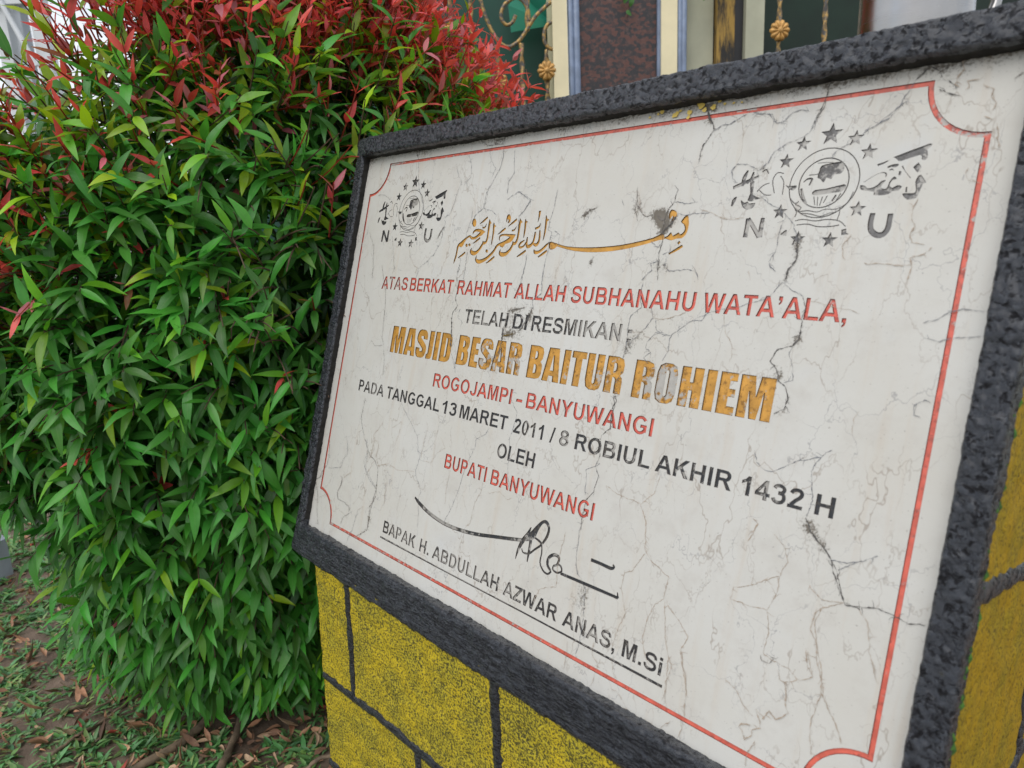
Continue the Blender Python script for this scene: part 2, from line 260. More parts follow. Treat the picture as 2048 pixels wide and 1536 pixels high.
CRACKS = """d70 798,1921 773,1668 887,1440 1071,1251 1139,1166 1293,1121 1405,1015 1444,763 1384,443 1398,206
g130 1428,829 1459,663 1353,494 1369,378 1379,282 1383,174 1170,34
d50 1100,1157 1072,984 1251,870 1416,789
d45 1681,1992 1873,1834 2143,1634 2216,1444 2291,1419 2234,1203 2299,1095 2422,963 2392,895 2463,531
b45 1387,1076 1634,1152 1833,1112 2207,1176
b40 2623,1706 2749,1593 2614,1506 2523,1368 2361,1353
d50 3471,1980 3437,1900 3290,1816 3291,1704 3201,1497 3156,1336 3121,1137 3038,886 2963,712
d50 3770,2481 3746,2370 3884,2232 3881,2143 3839,1904 3886,1718 3896,1578 3959,1381
d80 5182,2621 5218,2502 5191,2404 5199,2280 5117,2202 5142,2002 5108,1884 5168,1803 5144,1640 5064,1541 5072,1240
d60 5159,1927 4998,1828 5044,1584
b50 5282,1737 5468,1690 5715,1663 5796,1537 5831,1459
b50 5715,1663 5845,1800 5870,1967
b50 3526,1348 3527,1238 3454,1090 3434,844 3363,787
b40 4180,1452 4358,1325 4423,1207 4472,1152
b40 2288,1844 2347,1754 2295,1582 2302,1381
b40 2909,1355 2901,1160 2932,935
b40 1327,1653 1153,1445 1323,1346 1281,1162
b35 1565,1631 1753,1750 1737,1557 1663,1244
b40 3661,1253 3833,1314 3976,1262 4044,1297
b40 1679,629 1671,904
b60 5715,1662 5803,1536 5848,1284 5958,1187 6145,1119 6133,907 6054,830 6008,682 5993,480 6062,346
b50 6154,898 6217,602 6289,441 6322,107
b60 6175,890 6306,796 6436,690 6391,562 6438,426 6528,202
b50 5858,1238 5750,1037 5676,996 5665,857 5766,641 5701,414 5687,290
d60 5080,1335 5052,1202 5070,974 5120,811 5266,683 5299,342 5275,50
d60 6730,2389 6765,2292 6836,2249 6927,2255 7109,2382 7280,2446 7349,2516
d60 7280,2446 7231,2338 7275,2099 7247,1952
d120 7246,1958 7306,1857 7401,1789 7484,1706
d70 7484,1706 7553,1620 7619,1468 7640,1423 7754,1412
d60 7486,1693 7588,1712 7685,1743
b60 7640,1423 7487,1326 7455,1205 7496,1057 7568,884 7615,703
b50 7022,1760 7124,1691 7174,1579 7126,1449 7132,1338 7077,1161 7125,992 7114,816 7177,800 7323,792 7406,731 7317,677 7354,555
b60 7126,1449 6952,1333 6765,1239 6754,1130 6897,1138 7077,1161
b50 7364,1474 7475,1390 7640,1423
b90 6814,1640 6848,1709 6876,1805 6823,1835
b50 4876,1132 4862,982 4857,797 4883,585 4676,495 4606,357
d50 6681,3813 6680,3760 6618,3671 6513,3623 6380,3577 6191,3538 6059,3495 6009,3422 5917,3416 5740,3284 5708,3233 5717,3126 5670,3013
d50 5512,3410 5552,3292 5717,3258
d50 5717,3258 5540,3278 5460,3174 5458,3112 5524,3082 5448,3025 5519,2972
d60 5291,3744 5290,3644 5327,3509 5212,3402 5206,3288 5224,3063 5210,2986
d50 5428,3527 5483,3408 5416,3305 5343,3224 5244,3115
b40 6225,3494 6270,3329 6353,3225 6370,3138 6355,3092
d70 6900,3685 6940,3584 6924,3500 6937,3376
d150 6936,3408 6929,3334 6892,3279
d90 6892,3279 6769,3235 6722,3134 6788,3078 6815,2997 6890,2944 6929,2856 6915,2760 6836,2715
d50 6868,3234 6922,3115 6944,3004 6874,2974
d50 6694,3803 6782,3742 6900,3685
b40 6948,3656 7117,3625 7367,3576
b50 7498,2846 7464,2782 7467,2714
d100 5237,2863 5160,2714 5226,2559 5194,2490 5210,2275
b50 5498,3409 5600,3404 5732,3450 5834,3492
d50 3904,4730 3910,4539 3881,4407 3868,4289 3937,4259 3921,4156 3929,4038 3911,3861 3913,3724
d45 2704,4801 2689,4573 2871,4534 2957,4483
d60 3282,4751 3510,4632 3431,4513 3357,4454 3378,4299
d80 5510,4635 5490,4523 5420,4425 5412,4323 5413,4247 5432,4158 5414,4031 5435,3929 5453,3773
g70 5024,4664 5047,4557 5035,4465 5094,4345
g80 5059,4504 5179,4394 5303,4403 5387,4369
d60 5490,4523 5596,4505 5752,4510
d60 5558,4407 5692,4390 5775,4400 5895,4407
d180 5545,4401 5504,4315 5428,4247 5408,4196
g220 5321,4390 5405,4355 5430,4272
d50 5296,4146 5387,4082 5437,4132
d60 5430,3954 5343,3928 5372,3864 5306,3811 5268,3767
d60 5496,3930 5571,3856 5768,3885 5855,3875 5901,3788
d50 3597,4022 3599,3840 3565,3713
d50 2420,3949 2395,3748
d45 2528,4033 2545,3680
d50 2479,4598 2494,4449 2439,4267 2474,4183
g160 4344,4429 4411,4462 4528,4506
g120 4574,3916 4597,3971
d45 4843,4580 4892,4511
d40 3974,4273 4064,4228 4072,4111
d50 5462,4018 5531,4044 5550,4094
d70 2426,3867 2395,3712 2462,3559 2446,3434 2516,3360 2444,3263 2445,3170
d190 2449,3170 2486,3002 2504,2880 2511,2804
d50 2511,2804 2637,2648 2693,2532
d50 3598,3887 3583,3704 3565,3534 3569,3435
d60 3900,3851 3948,3579 3882,3535 3815,3491 3855,3410
d180 3845,3410 3805,3296 3754,3223 3696,3135
d200 3416,3140 3431,2998
d140 3431,2998 3412,2824 3326,2742
o160 3429,3048 3556,3081 3644,3100
g100 3448,3343 3563,3378 3719,3402
g100 3455,3315 3442,3200 3423,3112
g50 643,3838 886,3354 939,2974 961,2801 1113,2505 1144,2302
b40 1515,3836 1488,3735
b50 1395,3464 1500,3302 1511,3069
g50 992,2700 807,2682 691,2741
b40 965,3808 940,3686
d40 2576,3318 2557,3209 2668,3156
d100 1037,5446 1125,5308
d45 1125,5308 1175,5094 1257,4892 1377,4719 1464,4578
b40 931,5268 1003,5106 978,5023
d45 2008,5150 2083,5026 2168,4942 2134,4840 2048,4543 1937,4481
d40 2221,5275 2318,5138 2340,4982 2252,4936 2348,4802
d40 2600,5327 2672,5195 2800,5060 2741,4928
d60 2848,5443 2899,5174 2876,5054 2798,4924 2720,4793 2700,4582 2551,4487 2510,4349
d50 3093,5253 3147,4972 3067,4869 3084,4735
d60 3102,4662 3290,4748 3502,4642 3419,4505 3362,4460
g50 169,4324 346,4112 411,3815 443,3622
g45 779,4256 892,3968 1002,3768
d50 1916,4481 1974,4426 1940,4162 1835,3988 1706,3892 1546,3808 1521,3656
d70 2414,5448 2573,5355 2702,5366 2854,5350
d50 3193,5410 3176,5340
g50 179,5362 179,5272
g40 223,4864 383,4870 567,4787
d40 61,4220 113,4325 117,4401
g120 1863,4202 1902,4295 1967,4374
b40 2989,3837 3042,3704
b40 1250,4096 1314,3957 1446,3834 1546,3808
d80 6795,5297 6783,5221 6744,5148
d60 6744,5148 6709,5048 6637,5004 6532,4975 6419,4906 6379,4814 6303,4752
d60 7433,5201 7354,5141 7245,5046 7157,5007 7132,4948
d240 5608,5460 5705,5313 5762,5233
d100 5762,5233 5783,5172 5695,5035 5688,4903
d60 5785,5164 5858,5206 5953,5209 6038,5255 6095,5275
d50 6155,5281 6251,5247 6340,5242 6400,5152 6467,5171 6526,5230 6605,5246 6663,5224
b50 5783,4442 5889,4408 6031,4346 6127,4336 6248,4346
d60 6361,4528 6477,4454 6620,4368 6720,4273 6775,4128
d180 6767,4154 6788,3984 6736,3904 6732,3818
d60 6616,4315 6600,4182 6597,4048 6556,3968 6581,3914 6629,3882
b60 7627,4450 7606,4381 7612,4287 7641,4239 7619,4181 7640,4122 7728,4104
b50 7196,4187 7139,4100 7184,3988
b50 7331,3965 7516,3956 7657,3958
b70 7783,4087 7720,4029 7649,4005 7672,3935 7656,3844
b50 6384,3883 6414,3804
d50 6054,4743 6040,4772 6091,4832 6184,4824 6267,4782 6297,4746
d50 6048,4772 6070,4699 6125,4660
b40 7920,4648 7906,4615 7935,4557 8017,4530
d50 7122,4937 6996,4888 6942,4842 6926,4793
d90 7556,5457 7505,5387 7457,5346
d60 7457,5346 7418,5251 7378,5156 7324,5082 7188,5016 7136,4970
d120 6818,5454 6797,5392
d80 6797,5392 6784,5285 6740,5159 6711,5074
d50 6148,5261 6313,5250 6392,5159 6442,5147 6511,5223 6600,5245 6651,5215
b60 7456,1315 7434,1144 7505,1050 7515,960 7585,801 7592,724 7726,562 7801,429
d80 7491,1705 7577,1520 7648,1412 7733,1430 7862,1465 7981,1458 8077,1432 8184,1461
b50 7733,1430 7822,1347 7866,1171 7931,1006 7963,957
b50 7598,727 7578,584 7564,442 7607,249
d60 7554,1645 7645,1715 7700,1759 7809,1832
b60 7453,893 7452,974 7508,821
d60 7820,3536 7900,3566 7972,3628 8048,3656 8178,3642
d50 7838,3432 7946,3412 8042,3450 8186,3474
d50 7960,2978 7919,2993 7862,2948 7867,2876 7915,2863
g80 8098,5246 8139,5280
d80 7560,5465 7550,5432 7598,5395 7616,5383
d70 7550,5432 7505,5388
b90 7740,5460 7775,5363 7742,5324 7731,5269 7766,5241
b60 7919,5315 7887,5277 7809,5279 7827,5231 7805,5212
d70 7647,5318 7697,5292 7732,5264 7746,5239 7727,5236
d80 7634,5246 7690,5214 7776,5178
b70 7912,5240 7954,5211 7985,5195 7980,5141 8016,5092 7996,5040
d70 7655,5453 7655,5396 7632,5377
b60 7954,5008 8012,4973
b60 8044,4947 8081,4776
d70 22,1162 75,934 75,791 5,715 -44,644 -66,566 -172,517
d50 518,1259 581,1064 498,977 471,855 134,756
d50 1011,1356 1080,1169 1029,1069 1075,989 1190,882 1422,784
g90 542,709 552,607 480,485 522,391
g60 533,393 691,388 853,362 883,268 740,172 706,71
d50 1082,378 1060,248 1032,72 935,-159
b50 1222,459 1082,378
b50 715,921 780,855 672,785 586,708
g70 -170,475 -50,305 4,78 98,-113
b50 1656,905 1687,614
b50 1291,1399 1332,1331 1308,1216 1392,1071 1499,1105 1642,1137
b60 6385,558 6421,456 6489,343 6524,178 6540,31 6520,-159
b50 6285,451 6334,367 6301,233 6336,65 6363,12
b50 5466,252 5473,140 5564,63 5541,-76 5523,-156
b40 5713,198 5742,69 5804,26
b40 5146,138 5166,57 5166,-152
b50 6840,498 6958,440 7026,362 7125,313
b90 7138,379 7175,314 7200,254 7133,209 7141,165 7090,103 7051,168 7023,179 7042,213 7115,236
b80 7198,325 7242,417 7299,374 7341,406 7390,464 7356,517 7338,672 7277,680
b60 7173,134 7132,17 7140,-87
b50 7433,978 7465,866 7521,810 7421,732
b60 5758,-78 5827,-75 5909,-134 5969,-175
b50 6340,-170 6425,-63
g60 7093,802 7113,762 7175,765 7203,812 7137,832"""
STAINS = [(538.7, 436.9, 11, 0.8), (506.2, 449.0, 9, 0.45), (531.8, 440.3, 9, 0.7), (540.3, 422.2, 7, 0.5), (439.7, 444.1, 6, 0.5), (544.1, 390.4, 8, 0.35), (458.8, 393.0, 4, 0.5), (553.4, 389.3, 6, 0.4), (356.4, 329.4, 15, 0.55), (380.8, 328.3, 10, 0.6), (353.2, 309.3, 10, 0.6), (344.0, 279.8, 14, 0.5), (372.6, 305.4, 14, 0.35), (305.7, 257.8, 14, 0.3), (250.0, 288.0, 6, 0.5), (236.7, 318.0, 5, 0.3), (336.6, 258.8, 20, 0.3), (534.3, 322.5, 12, 0.45), (523.4, 308.9, 9, 0.6), (555.9, 298.8, 8, 0.4), (681.9, 303.4, 7, 0.6), (692.4, 333.4, 6, 0.5), (548.7, 284.5, 10, 0.5), (689.7, 273.6, 6, 0.4), (728.6, 189.3, 9, 0.7), (740.1, 178.9, 7, 0.5), (522.3, 66.8, 14, 0.45), (521.9, 48.9, 14, 0.35), (652.1, 146.1, 10, 0.2), (613.5, 98.8, 6, 0.3), (141.5, 32.0, 7, 0.5), (572.8, 535.5, 12, 0.5), (554.1, 535.2, 18, 0.3), (182.9, 533.9, 10, 0.2), (631.5, 476.5, 8, 0.4), (676.1, 412.8, 8, 0.5), (351.1, 193.2, 18, 0.15), (278.1, 249.6, 14, 0.35), (180.6, 419.0, 9, 0.35), (542.1, 432.7, 9, 0.5), (-9.7, 538.4, 16, 0.35), (123.6, 539.9, 16, 0.35), (277.7, 541.0, 16, 0.35), (385.8, 541.4, 16, 0.35), (469.9, 540.5, 16, 0.35), (518.8, 542.0, 16, 0.35), (608.6, 544.7, 16, 0.35), (654.2, 545.3, 16, 0.35), (714.5, 545.5, 16, 0.35), (766.5, 546.5, 16, 0.35), (797.5, 546.9, 16, 0.35), (687.6, 544.6, 16, 0.35)]
GOLD_FLECKS = [(531.9, 536.9, 3.2), (534.5, 538.2, 2.2), (549.1, 537.1, 3), (548.2, 532.3, 1.8), (560.2, 542.0, 3.2), (564.8, 537.3, 2.4), (573.6, 538.5, 2.6), (579.5, 543.9, 1.8), (516.0, 541.6, 2.2), (512.2, 540.4, 1.4), (502.4, 538.4, 1.3), (594.3, 539.4, 1.2), (602.8, 538.9, 1), (555.9, 545.0, 1.6), (538.0, 540.2, 1.5), (585.6, 539.9, 1.3)]
# ------------------------------------------------------------------ the memorial stone: frame of reference of the leaning plaque
LEAN = math.radians(17.0); PLAQUE_O = Vector((0, 0, 0.57497))
PM = Matrix(((1, 0, 0, 0), (0, math.sin(LEAN), -math.cos(LEAN), 0), (0, math.cos(LEAN), math.sin(LEAN), PLAQUE_O.z), (0, 0, 0, 1)))   # plaque (u, v, out) -> world
stone = empty('memorial_stone', (0.42, 0.1, 0.0), 'yellow and black stone monument carrying a cracked white marble plaque', 'monument')

# ---- materials
def marble_mat():
    k = NT('cracked_marble'); xs = k.xyz()
    warp = k.noise(14, 3, col=True)
    big = k.noise(5, 4); mid = k.noise(28, 6, 0.65)
    streak = k.noise(1, 5, 0.6, vec=k.mapping((70, 6, 1)))
    c = k.mix(k.smooth(big, 0.3, 0.7), (0.515, 0.500, 0.452), (0.550, 0.545, 0.512))
    c = k.mix(k.math('MULTIPLY', k.smooth(mid, 0.48, 0.75), 0.45), c, (0.44, 0.415, 0.375))
    c = k.mix(k.math('MULTIPLY', k.smooth(streak, 0.52, 0.72), 0.32), c, (0.49, 0.42, 0.335))
    c = k.mix(k.math('MULTIPLY', k.smooth(k.noise(9, 4, 0.6, vec=k.mapping(loc=(3, 7, 1))), 0.58, 0.75), 0.35), c, (0.50, 0.525, 0.545))
    # faint natural veins
    def vein(scale, width, amount, col, c, ox, squash=(1, 0.55, 1)):
        vv = k.mapping(squash, loc=(ox, ox * 0.7, 0)); n = k.t.nodes.new('ShaderNodeVectorMath'); n.operation = 'MULTIPLY_ADD'
        k.set(n.inputs[0], k.noise(scale * 1.6, 4, 0.62, col=True, vec=vv)); n.inputs[1].default_value = (0.9 / scale,) * 3; k.set(n.inputs[2], vv)
        d = k.voro(scale, n.outputs[0], 'DISTANCE_TO_EDGE')
        line = k.math('SUBTRACT', 1.0, k.smooth(d, 0.0, width))
        msk = k.smooth(k.noise(scale * 0.8, 3, vec=k.mapping(loc=(ox * 2, 1, 0))), 0.42, 0.60)
        return k.mix(k.math('MULTIPLY', k.math('MULTIPLY', line, msk), amount), c, col)
    c = vein(13, 0.010, 0.62, (0.26, 0.21, 0.165), c, 0.0)
    c = vein(24, 0.014, 0.50, (0.30, 0.26, 0.22), c, 5.3)
    c = vein(18, 0.009, 0.60, (0.22, 0.215, 0.22), c, 9.1, (1, 0.8, 1))
    # dirt speckle
    pits = k.math('MULTIPLY', k.smooth(k.noise(420, 2, 0.6), 0.67, 0.74), 0.55)
    c = k.mix(pits, c, (0.20, 0.18, 0.16))
    g = k.attr('grime'); spk = k.noise(330, 5, 0.75)
    gm = k.smooth(k.math('ADD', k.math('MULTIPLY', g, 0.40), spk), 0.64, 0.86)
    c = k.mix(gm, c, k.mix(k.noise(60, 2), (0.045, 0.042, 0.04), (0.16, 0.13, 0.09)))
    c = k.mix(k.math('MULTIPLY', g, 0.16), c, (0.33, 0.30, 0.25))
    k.p(Base_Color=c, Roughness=k.math('ADD', 0.42, k.math('MULTIPLY', mid, 0.2)), Specular_IOR_Level=0.4)
    h = k.math('ADD', k.math('MULTIPLY', k.noise(180, 4), 0.6), k.math('MULTIPLY', pits, -1.0))
    k.bump(h, 0.35, 0.0006)
    return k.m
def crack_mat(name, col):
    k = NT(name); k.p(Base_Color=k.mix(k.noise(140, 4), tuple(c * 0.6 for c in col), tuple(c * 1.5 for c in col)), Roughness=0.9, Specular_IOR_Level=0.1); return k.m
M_MARBLE = marble_mat()
M_CRACK = [crack_mat('crack_dark', (0.10, 0.095, 0.09)), crack_mat('crack_brown', (0.36, 0.29, 0.225)), crack_mat('crack_grey', (0.17, 0.155, 0.14)), crack_mat('crack_ochre', (0.13, 0.085, 0.02)), crack_mat('crack_fine', (0.165, 0.17, 0.185))]
def paint_mat(name, col, dark, metal=0.0, rough=0.45, dirt=0.35, peel_col=(0.48, 0.46, 0.42)):
    k = NT(name)
    n1 = k.noise(120, 5, 0.7); n2 = k.noise(260, 4, 0.7, vec=k.mapping(loc=(4, 2, 0)))
    c = k.mix(k.smooth(k.noise(90, 4), 0.3, 0.7), tuple(x * 0.8 for x in col), tuple(min(1, x * 1.18) for x in col))
    wv = k.attr('wear')
    c = k.mix(k.math('MULTIPLY', k.smooth(k.math('ADD', n2, k.math('MULTIPLY', wv, 0.36)), 0.55, 0.72), dirt), c, dark)
    peel = k.smooth(k.math('ADD', n1, k.math('MULTIPLY', wv, 0.5)), 0.66, 0.74)
    c = k.mix(peel, c, k.mix(k.noise(200, 4, 0.7), peel_col, tuple(x * 0.55 for x in peel_col)))
    k.p(Base_Color=c, Roughness=rough, Metallic=k.math('MULTIPLY', k.math('SUBTRACT', 1.0, peel), metal)); k.bump(k.noise(500, 3), 0.4, 0.0004); return k.m
M_RED = paint_mat('red_lettering', (0.60, 0.105, 0.07), (0.20, 0.05, 0.04), dirt=0.7)
M_LINE = paint_mat('red_line', (0.60, 0.12, 0.08), (0.16, 0.05, 0.04), dirt=0.7)
M_BLACK = paint_mat('black_lettering', (0.022, 0.024, 0.028), (0.10, 0.085, 0.065), dirt=0.6, peel_col=(0.40, 0.38, 0.345))
M_GREY = paint_mat('faded_lettering', (0.15, 0.145, 0.14), (0.05, 0.045, 0.04), dirt=0.6)
M_GOLD = paint_mat('gold_lettering', (0.53, 0.268, 0.048), (0.16, 0.075, 0.015), metal=0.25, rough=0.45, dirt=0.75)
M_EDGE = crack_mat('engraved_edge', (0.085, 0.075, 0.07)); M_EDGE_RED = crack_mat('engraved_edge_red', (0.20, 0.055, 0.045)); M_EDGE_GOLD = crack_mat('engraved_edge_gold', (0.14, 0.08, 0.03))  # dark cut walls: edge shadow and grime both put into the colour

# ---- outlines on the plaque, all in millimetres from the lower left corner of the red border
def catmull(P, n=4, closed=True):
    P = np.asarray(P, float); N = len(P); out = []
    for i in range(N if closed else N - 1):
        if closed: a, b, c, d = P[i-1], P[i], P[(i+1) % N], P[(i+2) % N]
        else: a, b, c, d = P[max(i-1, 0)], P[i], P[i+1], P[min(i+2, N-1)]
        for k in range(n):
            t = k / n
            out.append(0.5 * ((2*b) + (c-a)*t + (2*a-5*b+4*c-d)*t*t + (3*b-a-3*c+d)*t**3))
    if not closed: out.append(P[-1])
    return np.array(out)
def ribbon(P, W):
    """outline of a stroke with a width at every point; butt ends"""
    P = np.asarray(P, float)[:, :2]; W = np.maximum(np.asarray(W, float), 0.05); t = np.gradient(P, axis=0); t /= np.linalg.norm(t, axis=1)[:, None] + 1e-9
    n = np.stack([-t[:, 1], t[:, 0]], 1) * W[:, None] / 2
    return np.vstack([P + n, (P - n)[::-1]])
def parse(text, curve=True):
    items = []
    for ln in text.strip().split('\n'):
        k, *pts = ln.split(' '); P = np.array([[int(x) / 10 for x in q.split(',')] for q in pts])
        if k == 'P': items.append(([catmull(P, 2) if len(P) > 5 else P], []))
        else:
            Q = catmull(P, 3, False); items.append(([ribbon(Q, Q[:, 2])], []))
    return items
def arc_ring(cx, cy, rx, ry, sv, sh, a0, a1, n=14):
    A = np.radians(np.linspace(a0, a1, n)); o = np.c_[cx + rx*np.cos(A), cy + ry*np.sin(A)]; i = np.c_[cx + (rx-sv)*np.cos(A), cy + (ry-sh)*np.sin(A)]
    return np.vstack([o, i[::-1]])
def rect(x0, y0, x1, y1): return np.array([(x0,y0),(x1,y0),(x1,y1),(x0,y1)], float)
def ell(cx, cy, rx, ry, n=22): A = np.linspace(0, 2*np.pi, n, endpoint=False); return np.c_[cx + rx*np.cos(A), cy + ry*np.sin(A)]
def bowl(x0, xr, y0, y1, sv=150, sh=121):
    ry = (y1-y0)/2; cy = (y0+y1)/2; cx = xr - min(ry, (xr-x0)*0.62); rx = xr - cx; A = np.radians(np.linspace(-90, 90, 12))
    o = np.c_[cx + rx*np.cos(A), cy + ry*np.sin(A)]; i = np.c_[cx + (rx-sv)*np.cos(A), cy + (ry-sh)*np.sin(A)]
    return np.vstack([[(x0, y0)], o, [(x0, y1)], [(x0, y1-sh)], i[::-1], [(x0, y0+sh)]])
def stroke(pts, w): Q = catmull(np.array(pts, float), 4, False); return ribbon(Q, [w]*len(Q))
A_ = np.array
def sans(ch):
    """bold grotesque capitals: (advance, outlines, holes), cap height 716"""
    S = rect(73, 0, 218, 716); o = []; h = []; adv = 722
    if ch == 'A': o = [A_([(0,0),(155,0),(213,163),(505,163),(567,0),(722,0),(438,716),(283,716)])]; h = [A_([(259,284),(461,284),(361,560)])]
    elif ch == 'B': o = [S, bowl(210, 640, 312, 716), bowl(210, 677, 0, 424)]
    elif ch == 'D': o = [S, bowl(210, 676, 0, 716)]
    elif ch == 'E': adv = 667; o = [S, rect(210,595,618,716), rect(210,305,590,426), rect(210,0,632,121)]
    elif ch == 'G': adv = 778; o = [arc_ring(395,358,350,370,150,122,38,322,20), rect(405,262,703,383), rect(560,95,703,300)]
    elif ch == 'H': o = [S, rect(504,0,649,716), rect(210,300,510,424)]
    elif ch == 'I': adv = 278; o = [rect(66,0,214,716)]
    elif ch == 'J': adv = 556; o = [rect(347,205,492,716), arc_ring(258,210,234,222,145,122,180,360)]
    elif ch == 'K': o = [S, A_([(512,716),(707,716),(437,436),(722,0),(535,0),(335,333),(210,206),(210,391)])]
    elif ch == 'L': adv = 611; o = [S, rect(210,0,594,122)]
    elif ch == 'M': adv = 833; o = [A_([(70,0),(70,716),(286,716),(416,228),(545,716),(763,716),(763,0),(629,0),(629,564),(487,0),(347,0),(204,564),(204,0)])]
    elif ch == 'N': o = [A_([(73,0),(73,716),(214,716),(508,238),(508,716),(644,716),(644,0),(498,0),(209,467),(209,0)])]
    elif ch == 'O': adv = 778; o = [ell(389,358,345,370)]; h = [ell(389,358,195,246)]
    elif ch == 'P': adv = 667; o = [S, bowl(210, 622, 268, 716)]
    elif ch == 'R': o = [S, bowl(210, 655, 302, 716), A_([(350,330),(500,330),(715,0),(542,0)])]
    elif ch == 'S': adv = 667; o = [stroke([(560,500),(535,590),(440,650),(330,657),(200,630),(130,530),(170,440),(280,395),(400,362),(520,315),(575,215),(530,115),(430,66),(320,60),(200,80),(120,150),(95,240)], 128)]
    elif ch == 'T': adv = 611; o = [rect(21,595,591,716), rect(233,0,378,600)]
    elif ch == 'U': o = [rect(72,265,217,716), rect(505,265,650,716), arc_ring(361,270,289,282,145,122,180,360,16)]
    elif ch == 'W': adv = 944; o = [A_([(0,716),(148,716),(256,224),(388,716),(560,716),(686,220),(795,716),(944,716),(770,0),(612,0),(473,530),(332,0),(171,0)])]
    elif ch == 'Y': adv = 667; o = [A_([(259,0),(259,301),(-2,716),(166,716),(333,434),(498,716),(668,716),(404,301),(404,0)])]
    elif ch == 'Z': adv = 611; o = [A_([(590,716),(52,716),(52,595),(388,595),(22,130),(22,0),(596,0),(596,121),(200,121),(590,610)])]
    elif ch == 'i': adv = 278; o = [rect(68,0,212,519), rect(68,590,212,716)]
    elif ch == '0': adv = 556; o = [ell(278,358,232,368)]; h = [ell(278,358,94,252)]
    elif ch == '1': adv = 556; o = [A_([(393,0),(393,719),(282,719),(200,600),(78,540),(78,415),(180,465),(256,520),(256,0)])]
    elif ch == '2': adv = 556; o = [stroke([(100,515),(150,610),(270,657),(390,625),(435,525),(385,410),(270,290),(130,110)], 128), rect(25,0,505,127)]
    elif ch == '3': adv = 556; o = [stroke([(100,540),(150,625),(270,657),(390,610),(420,525),(370,430),(240,395)], 122), stroke([(240,395),(400,365),(445,230),(400,110),(270,56),(140,95),(92,190)], 125)]
    elif ch == '4': adv = 556; o = [A_([(311,0),(311,144),(18,144),(18,263),(329,719),(444,719),(444,264),(533,264),(533,144),(444,144),(444,0)])]; h = [A_([(311,264),(311,509),(144,264)])]
    elif ch == '8': adv = 556; o = [arc_ring(278,528,205,190,122,112,0,359.5,22), arc_ring(278,205,235,215,130,112,0,359.5,22)]
    elif ch == ',': adv = 278; o = [A_([(65,140),(65,0),(135,0),(125,-55),(80,-95),(95,-155),(190,-85),(212,15),(212,140)])]
    elif ch == "'": adv = 278; o = [A_([(65,716),(65,576),(135,576),(125,520),(80,480),(95,425),(190,490),(212,590),(212,716)])]
    elif ch == '.': adv = 278; o = [rect(68,0,212,140)]
    elif ch == ':': adv = 333; o = [rect(98,0,240,140), rect(98,380,240,520)]
    elif ch == '-': adv = 333; o = [rect(45,190,300,325)]
    elif ch == '/': adv = 278; o = [A_([(0,-12),(175,728),(285,728),(105,-12)])]
    return adv, o, h, 716
def poster(ch):
    """heavy condensed capitals, cap height 1000"""
    I = rect(45,0,295,1000); h = []
    if ch == 'M': return 880, [A_([(40,0),(40,1000),(375,1000),(440,520),(505,1000),(840,1000),(840,0),(610,0),(610,640),(520,0),(355,0),(265,640),(265,0)])], h, 1000
    if ch == 'A': return 690, [A_([(10,0),(150,1000),(540,1000),(680,0),(435,0),(420,170),(265,170),(250,0)])], [A_([(283,330),(405,330),(345,780)])], 1000
    if ch == 'S': return 640, [stroke([(508,670),(508,790),(440,882),(320,888),(195,880),(142,770),(150,650),(320,520),(495,380),(505,240),(440,122),(320,112),(195,120),(140,220),(140,345)], 232)], h, 1000
    if ch == 'J': return 380, [A_([(20,0),(20,170),(80,172),(100,200),(100,1000),(350,1000),(350,150),(310,40),(220,0)])], h, 1000
    if ch == 'I': return 340, [I], h, 1000
    if ch == 'D': return 665, [A_([(45,0),(45,1000),(380,1000),(530,960),(605,870),(625,760),(625,240),(605,130),(530,40),(380,0)])], [A_([(295,830),(350,820),(375,760),(375,240),(350,180),(295,170)])], 1000
    if ch == 'B': return 665, [A_([(45,0),(45,1000),(400,1000),(570,950),(622,820),(612,640),(540,530),(612,460),(635,330),(625,150),(560,40),(400,0)])], [A_([(295,830),(350,820),(375,760),(370,640),(295,600)]), A_([(295,440),(360,420),(382,320),(375,190),(295,165)])], 1000
    if ch == 'E': return 500, [A_([(45,0),(45,1000),(465,1000),(465,800),(295,800),(295,615),(450,615),(450,425),(295,425),(295,200),(480,200),(480,0)])], h, 1000
    if ch == 'R': return 665, [A_([(45,0),(45,1000),(400,1000),(570,950),(625,800),(620,600),(530,500),(600,440),(620,330),(620,0),(390,0),(385,380),(345,430),(295,440),(295,0)])], [A_([(295,830),(355,815),(375,740),(365,620),(295,590)])], 1000
    if ch == 'T': return 540, [A_([(10,1000),(530,1000),(530,800),(395,800),(395,0),(145,0),(145,800),(10,800)])], h, 1000
    if ch == 'U': return 670, [A_([(45,1000),(295,1000),(295,200),(335,160),(375,200),(375,1000),(625,1000),(625,250),(570,60),(440,-12),(230,-12),(100,60),(45,250)])], h, 1000
    if ch == 'O': return 670, [A_([(45,250),(45,750),(100,940),(230,1012),(440,1012),(570,940),(625,750),(625,250),(570,60),(440,-12),(230,-12),(100,60)])], [A_([(295,200),(335,160),(375,200),(375,800),(335,840),(295,800)])], 1000
    if ch == 'H': return 675, [A_([(45,0),(45,1000),(295,1000),(295,625),(380,625),(380,1000),(630,1000),(630,0),(380,0),(380,420),(295,420),(295,0)])], h, 1000
